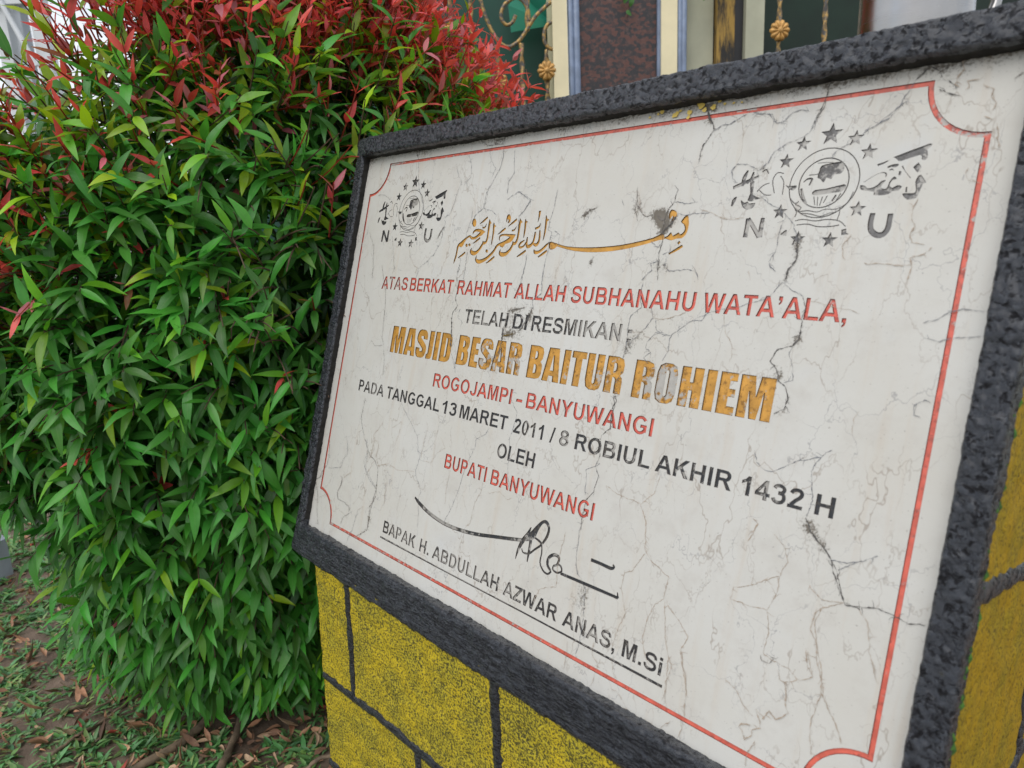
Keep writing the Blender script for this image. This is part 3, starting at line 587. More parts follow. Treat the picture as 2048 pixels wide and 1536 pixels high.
def lay(word, font, u0, u1, v, cap):
    """the word stretched between u0 and u1 on the base line v"""
    gs = []; x = 0
    for ch in word: adv, o, h, ch_ = font(ch); gs.append((x, o, h)); x += adv
    lo = min(q[:, 0].min() + g[0] for g in gs for q in g[1]); hi = max(q[:, 0].max() + g[0] for g in gs for q in g[1])
    s = (u1-u0) / (hi-lo); t = cap / ch_
    f = lambda q, x: np.c_[u0 + (q[:, 0] + x - lo) * s, v + q[:, 1] * t]
    return [([f(q, x) for q in o], [f(q, x) for q in h]) for x, o, h in gs]
def line(v, cap, font, *words):
    r = []
    for wd, a, b in words: r += lay(wd, font, a, b, v, cap)
    return r
def star(cx, cy, r):
    A = np.radians(90 + 36 * np.arange(10)); R = np.where(np.arange(10) % 2 == 0, r, r * 0.42); return ([np.c_[cx + R*np.cos(A), cy + R*np.sin(A)]], [])
def shift(items, dx): return [([q + (dx, 0) for q in o], [q + (dx, 0) for q in h]) for o, h in items]
def border(off):
    """red frame line: square corners bitten by a quarter circle"""
    W, H, r = 800, 530.5, 42.8; x0, y0, x1, y1 = off, off, W-off, H-off; P = []; A = np.radians(np.linspace(0, 90, 12)); R = r + off
    d = math.sqrt(max(R*R - off*off, 0)); a0 = math.degrees(math.asin(off / R)); A = np.radians(np.linspace(a0, 90 - a0, 12))
    c, s = np.cos(A), np.sin(A)
    bl = [(R*p, R*q) for p, q in zip(c, s)]                    # from (d, off) to (off, d)
    tl = [(x, H-y) for x, y in bl]; br = [(W-x, y) for x, y in bl]; tr = [(W-x, H-y) for x, y in bl]
    return np.array(bl[::-1] + br + tr[::-1] + tl)
def rings(cx, cy, R, w_, n=40): return ([ell(cx, cy, R + w_/2, R + w_/2, n)], [ell(cx, cy, R - w_/2, R - w_/2, n)])
def emblem(dx):
    cx, cy = 689.5, 461.0
    it = [star(689.0, 500.6, 9.4)] + [star(x, y, 6.7) for x, y in ((666.6, 495.0), (654.2, 481.6), (709.0, 495.2), (721.0, 483.2), (656.8, 438.7), (720.3, 438.6), (676.3, 415.6), (702.9, 414.4))]
    it += [rings(cx, cy, 28.2, 0.8), rings(cx, cy, 20.1, 0.9)]
    it += parse(EMBLEM_SCRIPT) + parse(EMBLEM_GLOBE) + parse(EMBLEM_TAIL)
    return shift(it, dx)
LETTERS_NU = parse(EMBLEM_LETTERS)
GROUPS = [   # name, outlines, paint, edge, base wear, wear blobs (u, v, radius, amount), label
 ('border_line', [([border(-2.0)], [border(2.0)])], M_LINE, M_EDGE_RED, 0.05, [(60, 530, 30, .5), (786, 500, 30, .25), (770, 515, 22, .12), (800, 480, 30, .15), (0, 400, 80, .3), (300, 0, 200, .2), (610, 530, 20, .5), (30, 0, 60, .3)], 'thin red border line with scooped corners'),
 ('inscription_line', line(349.7, 18, sans, ('ATAS', 72.3, 136), ('BERKAT', 142, 236.1), ('RAHMAT', 245, 343.8), ('ALLAH', 350.3, 430), ('SUBHANAHU', 438.5, 591.3), ("WATA'ALA,", 599.3, 727.4)), M_RED, M_EDGE_RED, 0.04, [(100, 360, 40, .35), (370, 355, 15, .2), (700, 360, 18, .25)], 'red engraved line ATAS BERKAT RAHMAT'),
 ('inscription_line', line(315.2, 17.2, sans, ('TELAH', 268.8, 347.6), ('DI', 356.5, 380), ('RESMIKAN', 387.3, 513.5), (':', 521.4, 526.6)), M_BLACK, M_EDGE, 0.22, [(300, 322, 45, .3), (500, 322, 45, .62), (455, 320, 20, .2)], 'half worn black line TELAH DI RESMIKAN'),
 ('inscription_line', line(263.3, 36.6, poster, ('MASJID', 120, 253), ('BESAR', 266, 380), ('BAITUR', 392, 525), ('ROHIEM', 538, 681)), M_GOLD, M_EDGE_GOLD, 0.03, [(330, 270, 45, .3), (375, 275, 18, .3), (500, 275, 25, .30), (455, 280, 16, .28), (205, 280, 20, .18), (660, 285, 25, .15), (560, 275, 22, .45), (578, 285, 20, .52), (600, 268, 14, .3), (640, 275, 14, .2)], 'large gold line MASJID BESAR BAITUR ROHIEM'),
 ('inscription_line', line(230.1, 17.2, sans, ('ROGOJAMPI', 228.5, 375.8), ('-', 383.7, 393.3), ('BANYUWANGI', 400, 570.1)), M_RED, M_EDGE_RED, 0.02, [(520, 238, 14, .25)], 'red engraved line ROGOJAMPI - BANYUWANGI'),
 ('inscription_line', line(200.2, 16.2, sans, ('PADA', 57.3, 122.8), ('TANGGAL', 129.9, 249.7), ('13', 255.4, 284), ('MARET', 290.8, 376.2), ('2011', 387, 433), ('/', 443.6, 450.2), ('8', 457.3, 470.5), ('ROBIUL', 479.5, 573.5), ('AKHIR', 580, 658.3), ('1432', 667, 720.3), ('H', 730, 744.7)), M_BLACK, M_EDGE, 0.12, [(95, 208, 50, .3), (410, 208, 22, .3), (464, 208, 12, .6), (520, 208, 25, .3), (610, 208, 22, .25), (690, 208, 20, .3), (560, 205, 12, .3)], 'black engraved line PADA TANGGAL with the two dates'),
 ('inscription_line', line(168, 16.6, sans, ('OLEH', 367.5, 427.8)), M_BLACK, M_EDGE, 0.10, [(372, 176, 8, .5)], 'short black line OLEH'),
 ('inscription_line', line(136.0, 17.4, sans, ('BUPATI', 278.8, 356.6), ('BANYUWANGI', 365, 519.1)), M_RED, M_EDGE_RED, 0.0, [], 'red engraved line BUPATI BANYUWANGI'),
 ('inscription_line', line(25.0, 16.0, sans, ('BAPAK', 175, 248.2), ('H.', 258.2, 277.6), ('ABDULLAH', 284.9, 406.2), ('AZWAR', 414.8, 495.7), ('ANAS,', 503.8, 571.2), ('M.Si', 579.9, 624)) + [([ribbon([(171.6, 17.6), (300, 17.2), (450, 17.5), (627.5, 17.0)], [2.4, 1.7, 1.8, 2.6])], [])], M_BLACK, M_EDGE, 0.20, [(210, 32, 40, .3), (345, 32, 40, .28), (425, 32, 14, .4), (540, 32, 30, .3), (330, 17, 120, .25)], 'underlined black line naming the official'),
 ('signature', parse(SIGNATURE), M_BLACK, M_EDGE, 0.05, [(240, 60, 40, .2), (300, 75, 60, .5), (420, 80, 30, .3), (470, 90, 40, .3)], 'engraved black signature'),
 ('calligraphy', parse(CALLIGRAPHY), M_GOLD, M_EDGE_GOLD, 0.0, [(395, 405, 20, .25), (510, 440, 20, .2)], 'gold Arabic calligraphy with one long sweeping stroke'),
 ('emblem', emblem(-576.3), M_BLACK, M_EDGE, 0.22, [(112, 470, 25, .15), (135, 480, 15, .3), (113, 430, 25, .35)], 'smaller looking left emblem with globe, nine stars and black script'),
 ('emblem', emblem(0), M_GREY, M_EDGE, 0.34, [(650, 462, 25, .25), (690, 440, 25, .3), (720, 490, 20, .25)], 'faded grey right emblem with globe, nine stars and script'),
 ('emblem_letter', shift(LETTERS_NU[:3], -576), M_BLACK, M_EDGE, 0.25, [], 'black letter N'),
 ('emblem_letter', shift(LETTERS_NU[3:], -576), M_BLACK, M_EDGE, 0.27, [(165, 420, 20, .1)], 'black letter U'),
 ('emblem_letter', LETTERS_NU[:3], M_GREY, M_EDGE, 0.10, [(635, 426, 14, .65)], 'worn letter N, mostly outline'),
 ('emblem_letter', LETTERS_NU[3:], M_GREY, M_EDGE, 0.08, [], 'faded grey letter U'),
]
def field(P, blobs, base=0.0):
    r = np.full(len(P), base)
    for u, v, rad, k in blobs: r += k * np.exp(-((P[:, 0]-u)**2 + (P[:, 1]-v)**2) / (2 * (rad * 0.6)**2))
    return r
def parse_cracks():
    out = []
    for ln in CRACKS.strip().split('\n'):
        k, *pts = ln.split(' '); out.append((k[0], int(k[1:]) / 100, np.array([[int(x) / 10 for x in q.split(',')] for q in pts])))
    return out
def jag(P, rng, step=1.6, amp=0.26):
    """irregular crack path through the given points"""
    Q = [P[0]]
    for a, b in zip(P[:-1], P[1:]):
        L = np.linalg.norm(b-a); n = max(1, int(L / step)); pts = [a + (b-a) * i / n for i in range(n + 1)]; nv = np.array([-(b-a)[1], (b-a)[0]]) / (L + 1e-9)
        off = np.cumsum(rng.normal(0, amp, n + 1)); off -= np.linspace(0, 1, n + 1) * off[-1]
        off = off * np.minimum(1, 2.2 / (np.abs(off).max() + 1e-6)) + rng.normal(0, 0.16, n + 1); off[0] = off[-1] = 0
        Q += [p + nv * o for p, o in zip(pts[1:], off[1:])]
    return np.array(Q)

def build_slab():
    rng = np.random.default_rng(3)
    verts = []; faces = []; meta = []
    def add(poly, gi, ii, hole):
        P = np.asarray(poly, float)
        keep = [0]
        for i in range(1, len(P)):
            if np.hypot(*(P[i]-P[keep[-1]])) > 0.06: keep.append(i)
        P = P[keep]
        if len(P) < 3: return
        b = len(verts); verts.extend(map(tuple, P)); faces.append(list(range(b, b + len(P)))); meta.append((gi, ii, hole))
    ii = 0
    for gi, g in enumerate(GROUPS):
        for o, h in g[1]:
            for q in o: add(q, gi, ii, False)
            for q in h: add(q, gi, ii, True)
            ii += 1
    X0, X1, Y0, Y1 = -20.0, 826.0, -21.0, 548.0
    add([(X0, Y0), (X1, Y0), (X1, Y1), (X0, Y1)], -1, -1, False)
    gx, gy = np.meshgrid(np.arange(X0 + 3, X1 - 2, 5.0), np.arange(Y0 + 3, Y1 - 2, 5.0))
    G = np.c_[gx.ravel(), gy.ravel()] + rng.uniform(-1, 1, (gx.size, 2)); verts.extend(map(tuple, G))
    ov, oe, of, _, _, ofi = delaunay_2d_cdt([Vector(v) for v in verts], [], faces, 0, 1e-4)
    V = np.array([tuple(v) for v in ov]); owner = np.full(len(of), -1)
    T = np.array([list(f) for f in of]); CEN = V[T].mean(1)
    inside = {}
    for fc, (gi, it, hole) in zip(faces, meta):
        if gi < 0: continue
        Q = np.array([verts[i] for i in fc]); lo, hi = Q.min(0), Q.max(0)
        sel = np.where((CEN[:, 0] > lo[0]) & (CEN[:, 0] < hi[0]) & (CEN[:, 1] > lo[1]) & (CEN[:, 1] < hi[1]))[0]
        if not len(sel): continue
        p = CEN[sel]; wn = np.zeros(len(sel), int)
        for (x0, y0), (x1, y1) in zip(Q, np.roll(Q, -1, 0)):                # winding number
            up = (y0 <= p[:, 1]) & (y1 > p[:, 1]); dn = (y0 > p[:, 1]) & (y1 <= p[:, 1]); side = (x1-x0) * (p[:, 1]-y0) - (p[:, 0]-x0) * (y1-y0)
            wn += (up & (side > 0)).astype(int) - (dn & (side < 0)).astype(int)
        st = inside.setdefault(it, [gi, set(), set()]); st[2 if hole else 1].update(sel[wn != 0].tolist())
    for gi, a, h in inside.values(): owner[list(a - h)] = gi
    # ---- grime
    cracks = parse_cracks(); jagged = [(c, w_, jag(P, rng)) for c, w_, P in cracks]
    D = np.full(len(V), 99.0); DW = np.zeros(len(V))
    for c, w_, P in jagged:
        lo, hi = P.min(0) - 8, P.max(0) + 8; sel = np.where((V[:, 0] > lo[0]) & (V[:, 0] < hi[0]) & (V[:, 1] > lo[1]) & (V[:, 1] < hi[1]))[0]
        if not len(sel): continue
        d = np.sqrt(((V[sel, None, :] - P[None])**2).sum(2)).min(1); k = w_ * {'d': 0.30, 'b': 0.14, 'g': 0.42, 'o': 0.3}[c] * np.exp(-(d / 3.2)**2)
        DW[sel] = np.maximum(DW[sel], k)
    gr = np.clip(DW, 0, .6) + field(V, STAINS) + 0.5 * np.exp(-np.clip(544 - V[:, 1], 0, None) / 5.5) + 0.22 * np.exp(-np.clip(V[:, 0] + 17, 0, None) / 5) + 0.12 * np.exp(-np.clip(V[:, 1] + 18, 0, None) / 4)
    # ---- slab surface with crack strips laid in it
    face_slab = T[owner < 0]; VV = [(x / 1000, y / 1000, 0.0) for x, y in V]; FF = [tuple(map(int, t)) for t in face_slab]; MI = [0] * len(FF); gg = list(gr)
    cm = {'d': 1, 'b': 2, 'g': 3, 'o': 4}; nz = [0]
    def strip(P, W, m):
        R = ribbon(P, W); n = len(P); b = len(VV); z = 0.00012 + 0.0000009 * nz[0]; nz[0] += 1
        VV.extend((x / 1000, y / 1000, z) for x, y in R); gg.extend([0.3] * (2 * n))
        for i in range(n - 1): FF.append((b+i, b+i+1, b+2*n-2-i, b+2*n-1-i)); MI.append(m)
    for c, w_, P in jagged:
        n = len(P); W = w_ * np.clip(0.62 + 0.42 * rng.normal(0, 1, n), 0.18, 1.7); W[0] *= .4; W[-1] *= .4
        mc = 5 if (c == 'd' and w_ < .65) else cm[c]; strip(P, W, mc)
        L = n * 1.6
        for _ in range(int(L / 11)):                                # small side cracks
            i = rng.integers(0, n); ang = rng.uniform(0, 2*np.pi); ln = rng.uniform(2.0, 7.5)
            q = np.array([P[i] + np.array([math.cos(ang), math.sin(ang)]) * ln * s for s in (0, .5, 1)]); q[1] += rng.normal(0, .5, 2)
            Q = jag(q, rng, 1.0, .2); strip(Q, np.linspace(min(w_, .9) * .55, .12, len(Q)), mc)
    fleck0 = len(MI)
    for u, v, r in GOLD_FLECKS:
        A = np.linspace(0, 2*np.pi, 12, endpoint=False); R = r * rng.uniform(.55, 1.25, 12); b = len(VV); z = 0.0004 + 0.000001 * nz[0]; nz[0] += 1
        VV.append((u/1000, v/1000, z)); VV.extend(((u + R[i]*1.2*math.cos(A[i])) / 1000, (v + R[i]*math.sin(A[i])) / 1000, z) for i in range(12)); gg.extend([0]*13)
        for i in range(12): FF.append((b, b+1+i, b+1+(i+1) % 12)); MI.append(6)
    k = NT('gold_paint_fleck'); k.p(Base_Color=k.mix(k.noise(300, 4, .7), (0.62, 0.42, 0.05), (0.75, 0.58, 0.16)), Roughness=0.5)
    slab = mesh_obj('marble_slab', VV, FF, [M_MARBLE] + M_CRACK + [k.m], stone, mat_idx=MI, matrix=PM, label='cracked white marble plaque with engraved lettering')
    float_attr(slab.data, 'grime', gg)
    # ---- engraved floors and walls
    edges = {}
    for t, tri in enumerate(T):
        for a, b in ((0, 1), (1, 2), (2, 0)): edges.setdefault((min(tri[a], tri[b]), max(tri[a], tri[b])), []).append(t)
    DEPTH = 0.0011
    for gi, g in enumerate(GROUPS):
        rim = 0.30 if g[0] in ('emblem', 'border_line') else 0.50
        ts = np.where(owner == gi)[0]; used = np.unique(T[ts]); mp = {int(u): i for i, u in enumerate(used)}; n = len(used)
        v = [(V[u, 0] / 1000, V[u, 1] / 1000, -DEPTH) for u in used] + [(V[u, 0] / 1000, V[u, 1] / 1000, 0.0) for u in used]
        f = [tuple(mp[int(i)] for i in T[t]) for t in ts]; mi = [0] * len(f)
        S_ = set(ts.tolist())
        for (a, b), tt in edges.items():
            c = sum(1 for t in tt if t in S_)
            if c == 1 and len(tt) == 2 and a in mp and b in mp: f.append((mp[a], mp[b], mp[b] + n, mp[a] + n)); mi.append(1)
            if c == 1 and len(tt) == 2 and a in mp and b in mp:             # shadow line painted in with the dirt at the foot of the cut
                tin = [t for t in tt if t in S_][0]; pa, pb = V[a], V[b]; e = (pb - pa) / (np.linalg.norm(pb - pa) + 1e-9); nn = np.array([-e[1], e[0]])
                if (CEN[tin] - pa) @ nn < 0: nn = -nn
                wd = rim * rng.uniform(.55, 1.25, 2); zq = -DEPTH + .00006 + (len(f) % 9) * .000004; k0 = len(v); q0, q1 = pa + nn * wd[0], pb + nn * wd[1]
                v += [(pa[0]/1000, pa[1]/1000, zq), (pb[0]/1000, pb[1]/1000, zq), (q1[0]/1000, q1[1]/1000, zq), (q0[0]/1000, q0[1]/1000, zq)]; f.append((k0, k0+1, k0+2, k0+3)); mi.append(1)
        o = mesh_obj(g[0], v, f, [g[2], g[3]], slab, mat_idx=mi, matrix=PM, label=g[6])
        P = V[used]; wv = field(P, g[5], g[4]); float_attr(o.data, 'wear', np.r_[wv, wv, np.zeros(len(v) - 2 * n)])
    return slab

# ---- black painted frame
def frame_mat():
    k = NT('black_rough_paint'); xs = k.xyz()
    low = k.math('SUBTRACT', 1.0, k.smooth(xs[1], -0.026, -0.016))          # the brushed lower bar
    n = k.noise(1, 7, 0.70, vec=k.mapping((170, 185, 185)), dist=.6); n2 = k.noise(420, 4, 0.7)
    v = k.smooth(k.voro(150, k.mapping((1, 1.25, 1))), 0.1, 0.7)
    st = k.noise(1, 6, 0.75, vec=k.mapping((75, 400, 400)), dist=.5)
    hm = k.math('ADD', k.math('MULTIPLY', n, 1.0), k.math('ADD', k.math('MULTIPLY', v, -0.16), k.math('MULTIPLY', n2, 0.25)))
    hl = k.math('ADD', k.math('MULTIPLY', st, 0.85), k.math('MULTIPLY', n2, 0.25))
    h = k.math('ADD', k.math('MULTIPLY', hm, k.math('SUBTRACT', 1.0, low)), k.math('MULTIPLY', hl, low))
    pit = k.mix(low, k.smooth(hm, 0.385, 0.50), k.smooth(hl, 0.45, 0.60))
    c = k.mix(pit, (0.012, 0.012, 0.014), k.mix(k.noise(30, 4), (0.014, 0.018, 0.027), (0.024, 0.030, 0.043)))
    moss = k.math('MULTIPLY', k.smooth(k.noise(38, 5, 0.7), 0.68, 0.75), 0.5)
    c = k.mix(moss, c, (0.05, 0.045, 0.025))
    k.p(Base_Color=c, Roughness=k.math('SUBTRACT', 0.55, k.math('MULTIPLY', pit, 0.31)), Specular_IOR_Level=k.math('ADD', 0.2, k.math('MULTIPLY', pit, 0.6)))
    k.p(Coat_Weight=k.math('MULTIPLY', pit, 0.45), Coat_Roughness=0.26); k.bump(h, 1.0, 0.0050); return k.m
M_FRAME = frame_mat()
M_GRIME_SHADE = simple('black_grime_shade', (0.012, 0.011, 0.009), .8, var=.5, scale=120, bump=.8)  # inner wall of the rim: contact shade painted in together with grime
def fbm(x, y, z, o=4): return noise.fractal((x, y, z), 0.9, 2.1, o, noise_basis='PERLIN_ORIGINAL')
def build_frame():
    I = [(-17.5, -18.5), (823, -18.5), (823, 544), (-17.5, 544)]; O = [(-37.5, -62), (846.5, -62), (846.5, 571), (-37.5, 571)]
    prof = [(0.0, -2)] + [(0.0, x) for x in (2, 6, 10)] + [(0.01, 0.86), (0.06, 0.98)] + [(t, 1.0) for t in np.linspace(0.13, 0.91, 17)] + [(0.96, 0.97), (1.0, 0.82), (1.0, 0.5), (1.0, 0.2), (1.0, -0.3), (1.0, -1.0), (1.0, -2.0)]
    v = []; cnt = 0; K = len(prof); bar_w = [16.0, 16.0, 18.0, 11.5]
    for s in range(4):
        a, b = I[s], I[(s+1) % 4]; c, d = O[s], O[(s+1) % 4]; L = math.dist(c, d); n = int(L / 1.8); w0, w1, wp = bar_w[s], bar_w[(s+1) % 4], bar_w[s-1]
        for i in range(n):
            f = i / n; mid = min(f, 1-f) * L
            dep = w0 if mid > 30 else (w0 * (0.5 + mid/60) + (wp if f < .5 else w1) * (0.5 - mid/60))
            for j, (t, ww) in enumerate(prof):
                x = (a[0] + (b[0]-a[0])*f) * (1-t) + (c[0] + (d[0]-c[0])*f) * t; y = (a[1] + (b[1]-a[1])*f) * (1-t) + (c[1] + (d[1]-c[1])*f) * t
                z = min(ww, dep * 0.72) if (j < 4 and ww > 1.5) else ww * dep
                if s == 1 and t == 1.0 and ww < 0: z = ww * 2.0
                # rounded outer corners
                r = 13; qx, qy = (O[0][0] + r if x < 400 else O[1][0] - r), (O[0][1] + r if y < 250 else O[2][1] - r); ex, ey = x - qx, y - qy
                if (ex < 0) == (x < 400) and (ey < 0) == (y < 250) and math.hypot(ex, ey) > r: k = r / math.hypot(ex, ey); x, y = qx + ex*k, qy + ey*k
                lump = fbm(x/22, y/22, z/22 + 3) * 1.4 + fbm(x/6.5, y/6.5, z/6.5) * 1.0 + fbm(x/2.9, y/2.9, z/2.9, 3) * .55
                if s == 0: lump += fbm(x/34, y/3.6, z/3.6, 3) * 1.0
                if t == 0.0 and j > 0: ox, oy, oz = (0, 1, 0) if s in (0, 2) else (1, 0, 0); x += ox * lump * .9 * (1 if s in (0, 3) else -1); y += oy * lump * .9 * (1 if s == 0 else -1)
                elif t == 1.0:
                    sg = (0, -1), (1, 0), (0, 1), (-1, 0); x += sg[s][0] * lump * .9; y += sg[s][1] * lump * .9; z += lump * .3
                elif j > 0: z += lump; x += fbm(x/7+9, y/7, 1) * .5; y += fbm(x/7, y/7 + 9, 5) * .5
                v.append((x / 1000, y / 1000, z / 1000))
            cnt += 1
    f = []; mi = []
    for i in range(cnt):
        i2 = (i + 1) % cnt
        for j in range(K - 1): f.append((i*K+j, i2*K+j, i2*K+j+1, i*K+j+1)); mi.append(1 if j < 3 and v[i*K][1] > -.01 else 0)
    return mesh_obj('frame', v, f, [M_FRAME, M_GRIME_SHADE], stone, smooth=True, mat_idx=mi, matrix=PM, label='rough glossy black painted rim around the plaque')

# ---- yellow body
def yellow_mat(name, base, alt, dark, spots):
    k = NT(name)
    n = k.noise(340, 4, 0.72); b = k.noise(24, 4); f = k.noise(800, 2, .6)
    c = k.mix(k.smooth(b, 0.35, 0.65), base, alt)
    sp = k.smooth(k.math('ADD', k.math('ADD', n, k.math('MULTIPLY', k.math('SUBTRACT', b, 0.5), 0.14)), k.math('MULTIPLY', k.math('SUBTRACT', f, 0.5), 0.35)), spots, spots + 0.10)
    c = k.mix(k.math('MULTIPLY', sp, 0.94), c, dark)
    c = k.mix(k.math('MULTIPLY', k.smooth(k.noise(55, 5, 0.7), 0.55, 0.72), 0.5), c, tuple(x * 0.45 for x in base))
    k.p(Base_Color=c, Roughness=0.6, Specular_IOR_Level=0.25)
    k.bump(k.math('ADD', k.math('MULTIPLY', n, -0.8), k.noise(120, 4)), 0.8, 0.002); return k.m
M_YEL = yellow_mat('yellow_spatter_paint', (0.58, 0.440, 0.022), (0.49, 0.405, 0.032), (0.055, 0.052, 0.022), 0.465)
M_YEL_SHADE = yellow_mat('shaded_mossy_yellow_paint', (0.44, 0.27, 0.010), (0.37, 0.26, 0.014), (0.11, 0.075, 0.012), 0.52)  # flank yellow with its shade and mossy tint put into the colour
M_MOSS = simple('moss', (0.06, 0.16, 0.02), 0.9, var=.5, scale=200)
def sheet(mb, fn, nu, nv, m=0):
    v = [fn(i / nu, j / nv) for j in range(nv + 1) for i in range(nu + 1)]
    mb.add(v, [(j*(nu+1)+i, j*(nu+1)+i+1, (j+1)*(nu+1)+i+1, (j+1)*(nu+1)+i) for j in range(nv) for i in range(nu)], m)
def joint(mb, pts, width, normal, m=1, h=0.0022):
    """black mortar line: a lumpy flattened bead lying on the face"""
    P = [Vector(p) for p in pts]; Q = []
    for a, b in zip(P[:-1], P[1:]):
        n = max(2, int((b-a).length / 0.004)); Q += [a.lerp(b, i / n) for i in range(n)]
    Q.append(P[-1]); N = Vector(normal); prof = [(-.5, -.6), (-.42, .35), (-.2, .9), (.0, 1), (.2, .9), (.42, .35), (.5, -.6)]; v = []; K = len(prof)
    for i, q in enumerate(Q):
        t = (Q[min(i+1, len(Q)-1)] - Q[max(i-1, 0)]).normalized(); s = N.cross(t).normalized(); ww = width * (1 + .35 * fbm(q.x*60, q.y*60, q.z*60, 3)); sh_ = s * .0012 * fbm(q.x*90+5, q.y*90, q.z*90, 3)
        for x, hgt in prof: v.append(q + s * x * ww + sh_ + N * (h * hgt * (1 + .6 * fbm(q.x*170 + x*5, q.y*170, q.z*170, 3))))
    mb.add(v, [(i*K+j, i*K+j+1, (i+1)*K+j+1, (i+1)*K+j) for i in range(len(Q)-1) for j in range(K-1)], m)
def build_body():
    mb = MB(); rough = lambda x, y, z: 0.0016 * fbm(x*45, y*45, z*45, 4) + 0.0008 * fbm(x*170, y*170, z*170, 3)
    FY = -0.0290; ZT = 0.528; XR = 0.838
    left = lambda z: 0.0385 * z / 0.519 if z < .519 else 0.0385
    def front(a, b):
        z = -0.05 + b * (ZT + 0.05); x = left(max(z, 0)) + a * (XR - left(max(z, 0))); d = rough(x, 0, z)
        if a == 0: x += rough(1, 5, z) * 1.2
        return (x, FY - d, z)
    sheet(mb, front, 200, 140)
    def lside(a, b):
        z = -0.05 + b * (ZT + 0.05); y = FY + a * 0.33; x = left(max(z, 0)); return (x + rough(1, 5, z) * 1.2 - (rough(3, y, z) if a > 0 else 0), y - (rough(x, 0, z) if a == 0 else 0), z)
    sheet(mb, lambda a, b: lside(1 - a, b), 50, 100)
    # right flank follows the lean of the plaque
    fy = lambda z: FY if z < ZT - .004 else (z - 0.57497) * math.tan(LEAN) + 0.012
    fl = lambda z: FY if z < ZT - .004 else max(FY, (z - 0.57497) * math.tan(LEAN) - 0.002); XF = 0.8435
    def flank(a, b):
        z = -0.05 + b * 1.165; y0 = fl(z); y = y0 + a * (0.34 - y0); return (XF + rough(7, y, z), y - (rough(XR, 0, z) if a == 0 and z < ZT else 0), z)
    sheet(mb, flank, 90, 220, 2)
    # block behind the slab, top and back
    lo = Vector((-0.004, 0, 0)); zt = 1.112; y1 = fy(ZT); y2 = fy(zt)
    mb.add([(-0.006, y1, ZT), (XR - .001, y1, ZT), (XR - .001, y2, zt), (-0.006, y2, zt)], [(0, 1, 2, 3)])
    mb.add([(-0.006, y1, ZT), (-0.006, y2, zt), (-0.006, 0.34, zt), (-0.006, 0.34, ZT)], [(0, 1, 2, 3)])
    sheet(mb, lambda a, b: (-0.006 + a * (XR + 0.006), y2 + b * (0.34 - y2), zt + rough(a, b, 2)), 80, 20)
    mb.add([(-0.006, 0.34, -0.05), (XR, 0.34, -0.05), (XR, 0.34, zt), (-0.006, 0.34, zt)], [(3, 2, 1, 0)])
    mb.add([(-0.006, y1, ZT - .0005), (0.0385, y1, ZT - .0005), (0.0385, 0.34, ZT - .0005), (-0.006, 0.34, ZT - .0005)], [(3, 2, 1, 0)])
    n = (0, -1, 0); y = FY - 0.0005
    joint(mb, [(0.129, y, 0.522), (0.123, y, 0.43), (0.115, y, 0.334)], 0.0125, n)
    joint(mb, [(0.436, y, 0.522), (0.4345, y, 0.41), (0.432, y, 0.337)], 0.0165, n)
    joint(mb, [(0.700, y, 0.522), (0.705, y, 0.338)], 0.015, n)
    joint(mb, [(0.026, y, 0.330), (0.115, y, 0.334), (0.176, y, 0.339), (0.314, y, 0.339), (0.50, y, 0.336), (0.67, y, 0.340), (XR, y, 0.338)], 0.0145, n)
    joint(mb, [(0.272, y, 0.338), (0.268, y, 0.17)], 0.0135, n); joint(mb, [(0.575, y, 0.338), (0.58, y, 0.17)], 0.0135, n)
    joint(mb, [(0.012, y, 0.165), (0.27, y, 0.17), (0.58, y, 0.166), (XR, y, 0.17)], 0.0145, n)
    x = XF + 0.0005
    joint(mb, [(x, fl(.745) + .001, 0.742), (x, 0.12, 0.726), (x, 0.186, 0.710), (x, 0.33, 0.69)], 0.017, (1, 0, 0))
    joint(mb, [(x, FY + .002, 0.50), (x, 0.12, 0.495), (x, 0.33, 0.50)], 0.016, (1, 0, 0)); joint(mb, [(x, 0.245, 0.70), (x, 0.25, 0.50)], 0.014, (1, 0, 0)); joint(mb, [(x, 0.12, 0.50), (x, 0.125, 0.25)], 0.014, (1, 0, 0)); joint(mb, [(x, 0.24, 0.95), (x, 0.235, 0.71)], 0.014, (1, 0, 0))
    rng = random.Random(5)
    for i in range(60):                                            # moss in the angle between rim and flank
        z = rng.uniform(0.55, 0.98) if i % 3 else rng.uniform(0.6, 0.85); y0 = fl(z) + rng.uniform(0.0, 0.010); r = rng.uniform(.002, .005)
        c = Vector((XF + .0015, y0, z)); vv = [c + Vector((r * .7, 0, 0))] + [c + Vector((0, math.cos(a) * r * rng.uniform(.6, 1.2), math.sin(a) * r * 1.6 * rng.uniform(.6, 1.2))) for a in np.linspace(0, 2*math.pi, 7)[:-1]]
        mb.add(vv, [(0, 1+q, 1+(q+1) % 6) for q in range(6)], 3)
    return mb.build('body', [M_YEL, M_FRAME, M_YEL_SHADE, M_MOSS], stone, smooth=True, label='yellow spattered stonework with black joint lines')
slab = build_slab(); build_frame(); build_body()
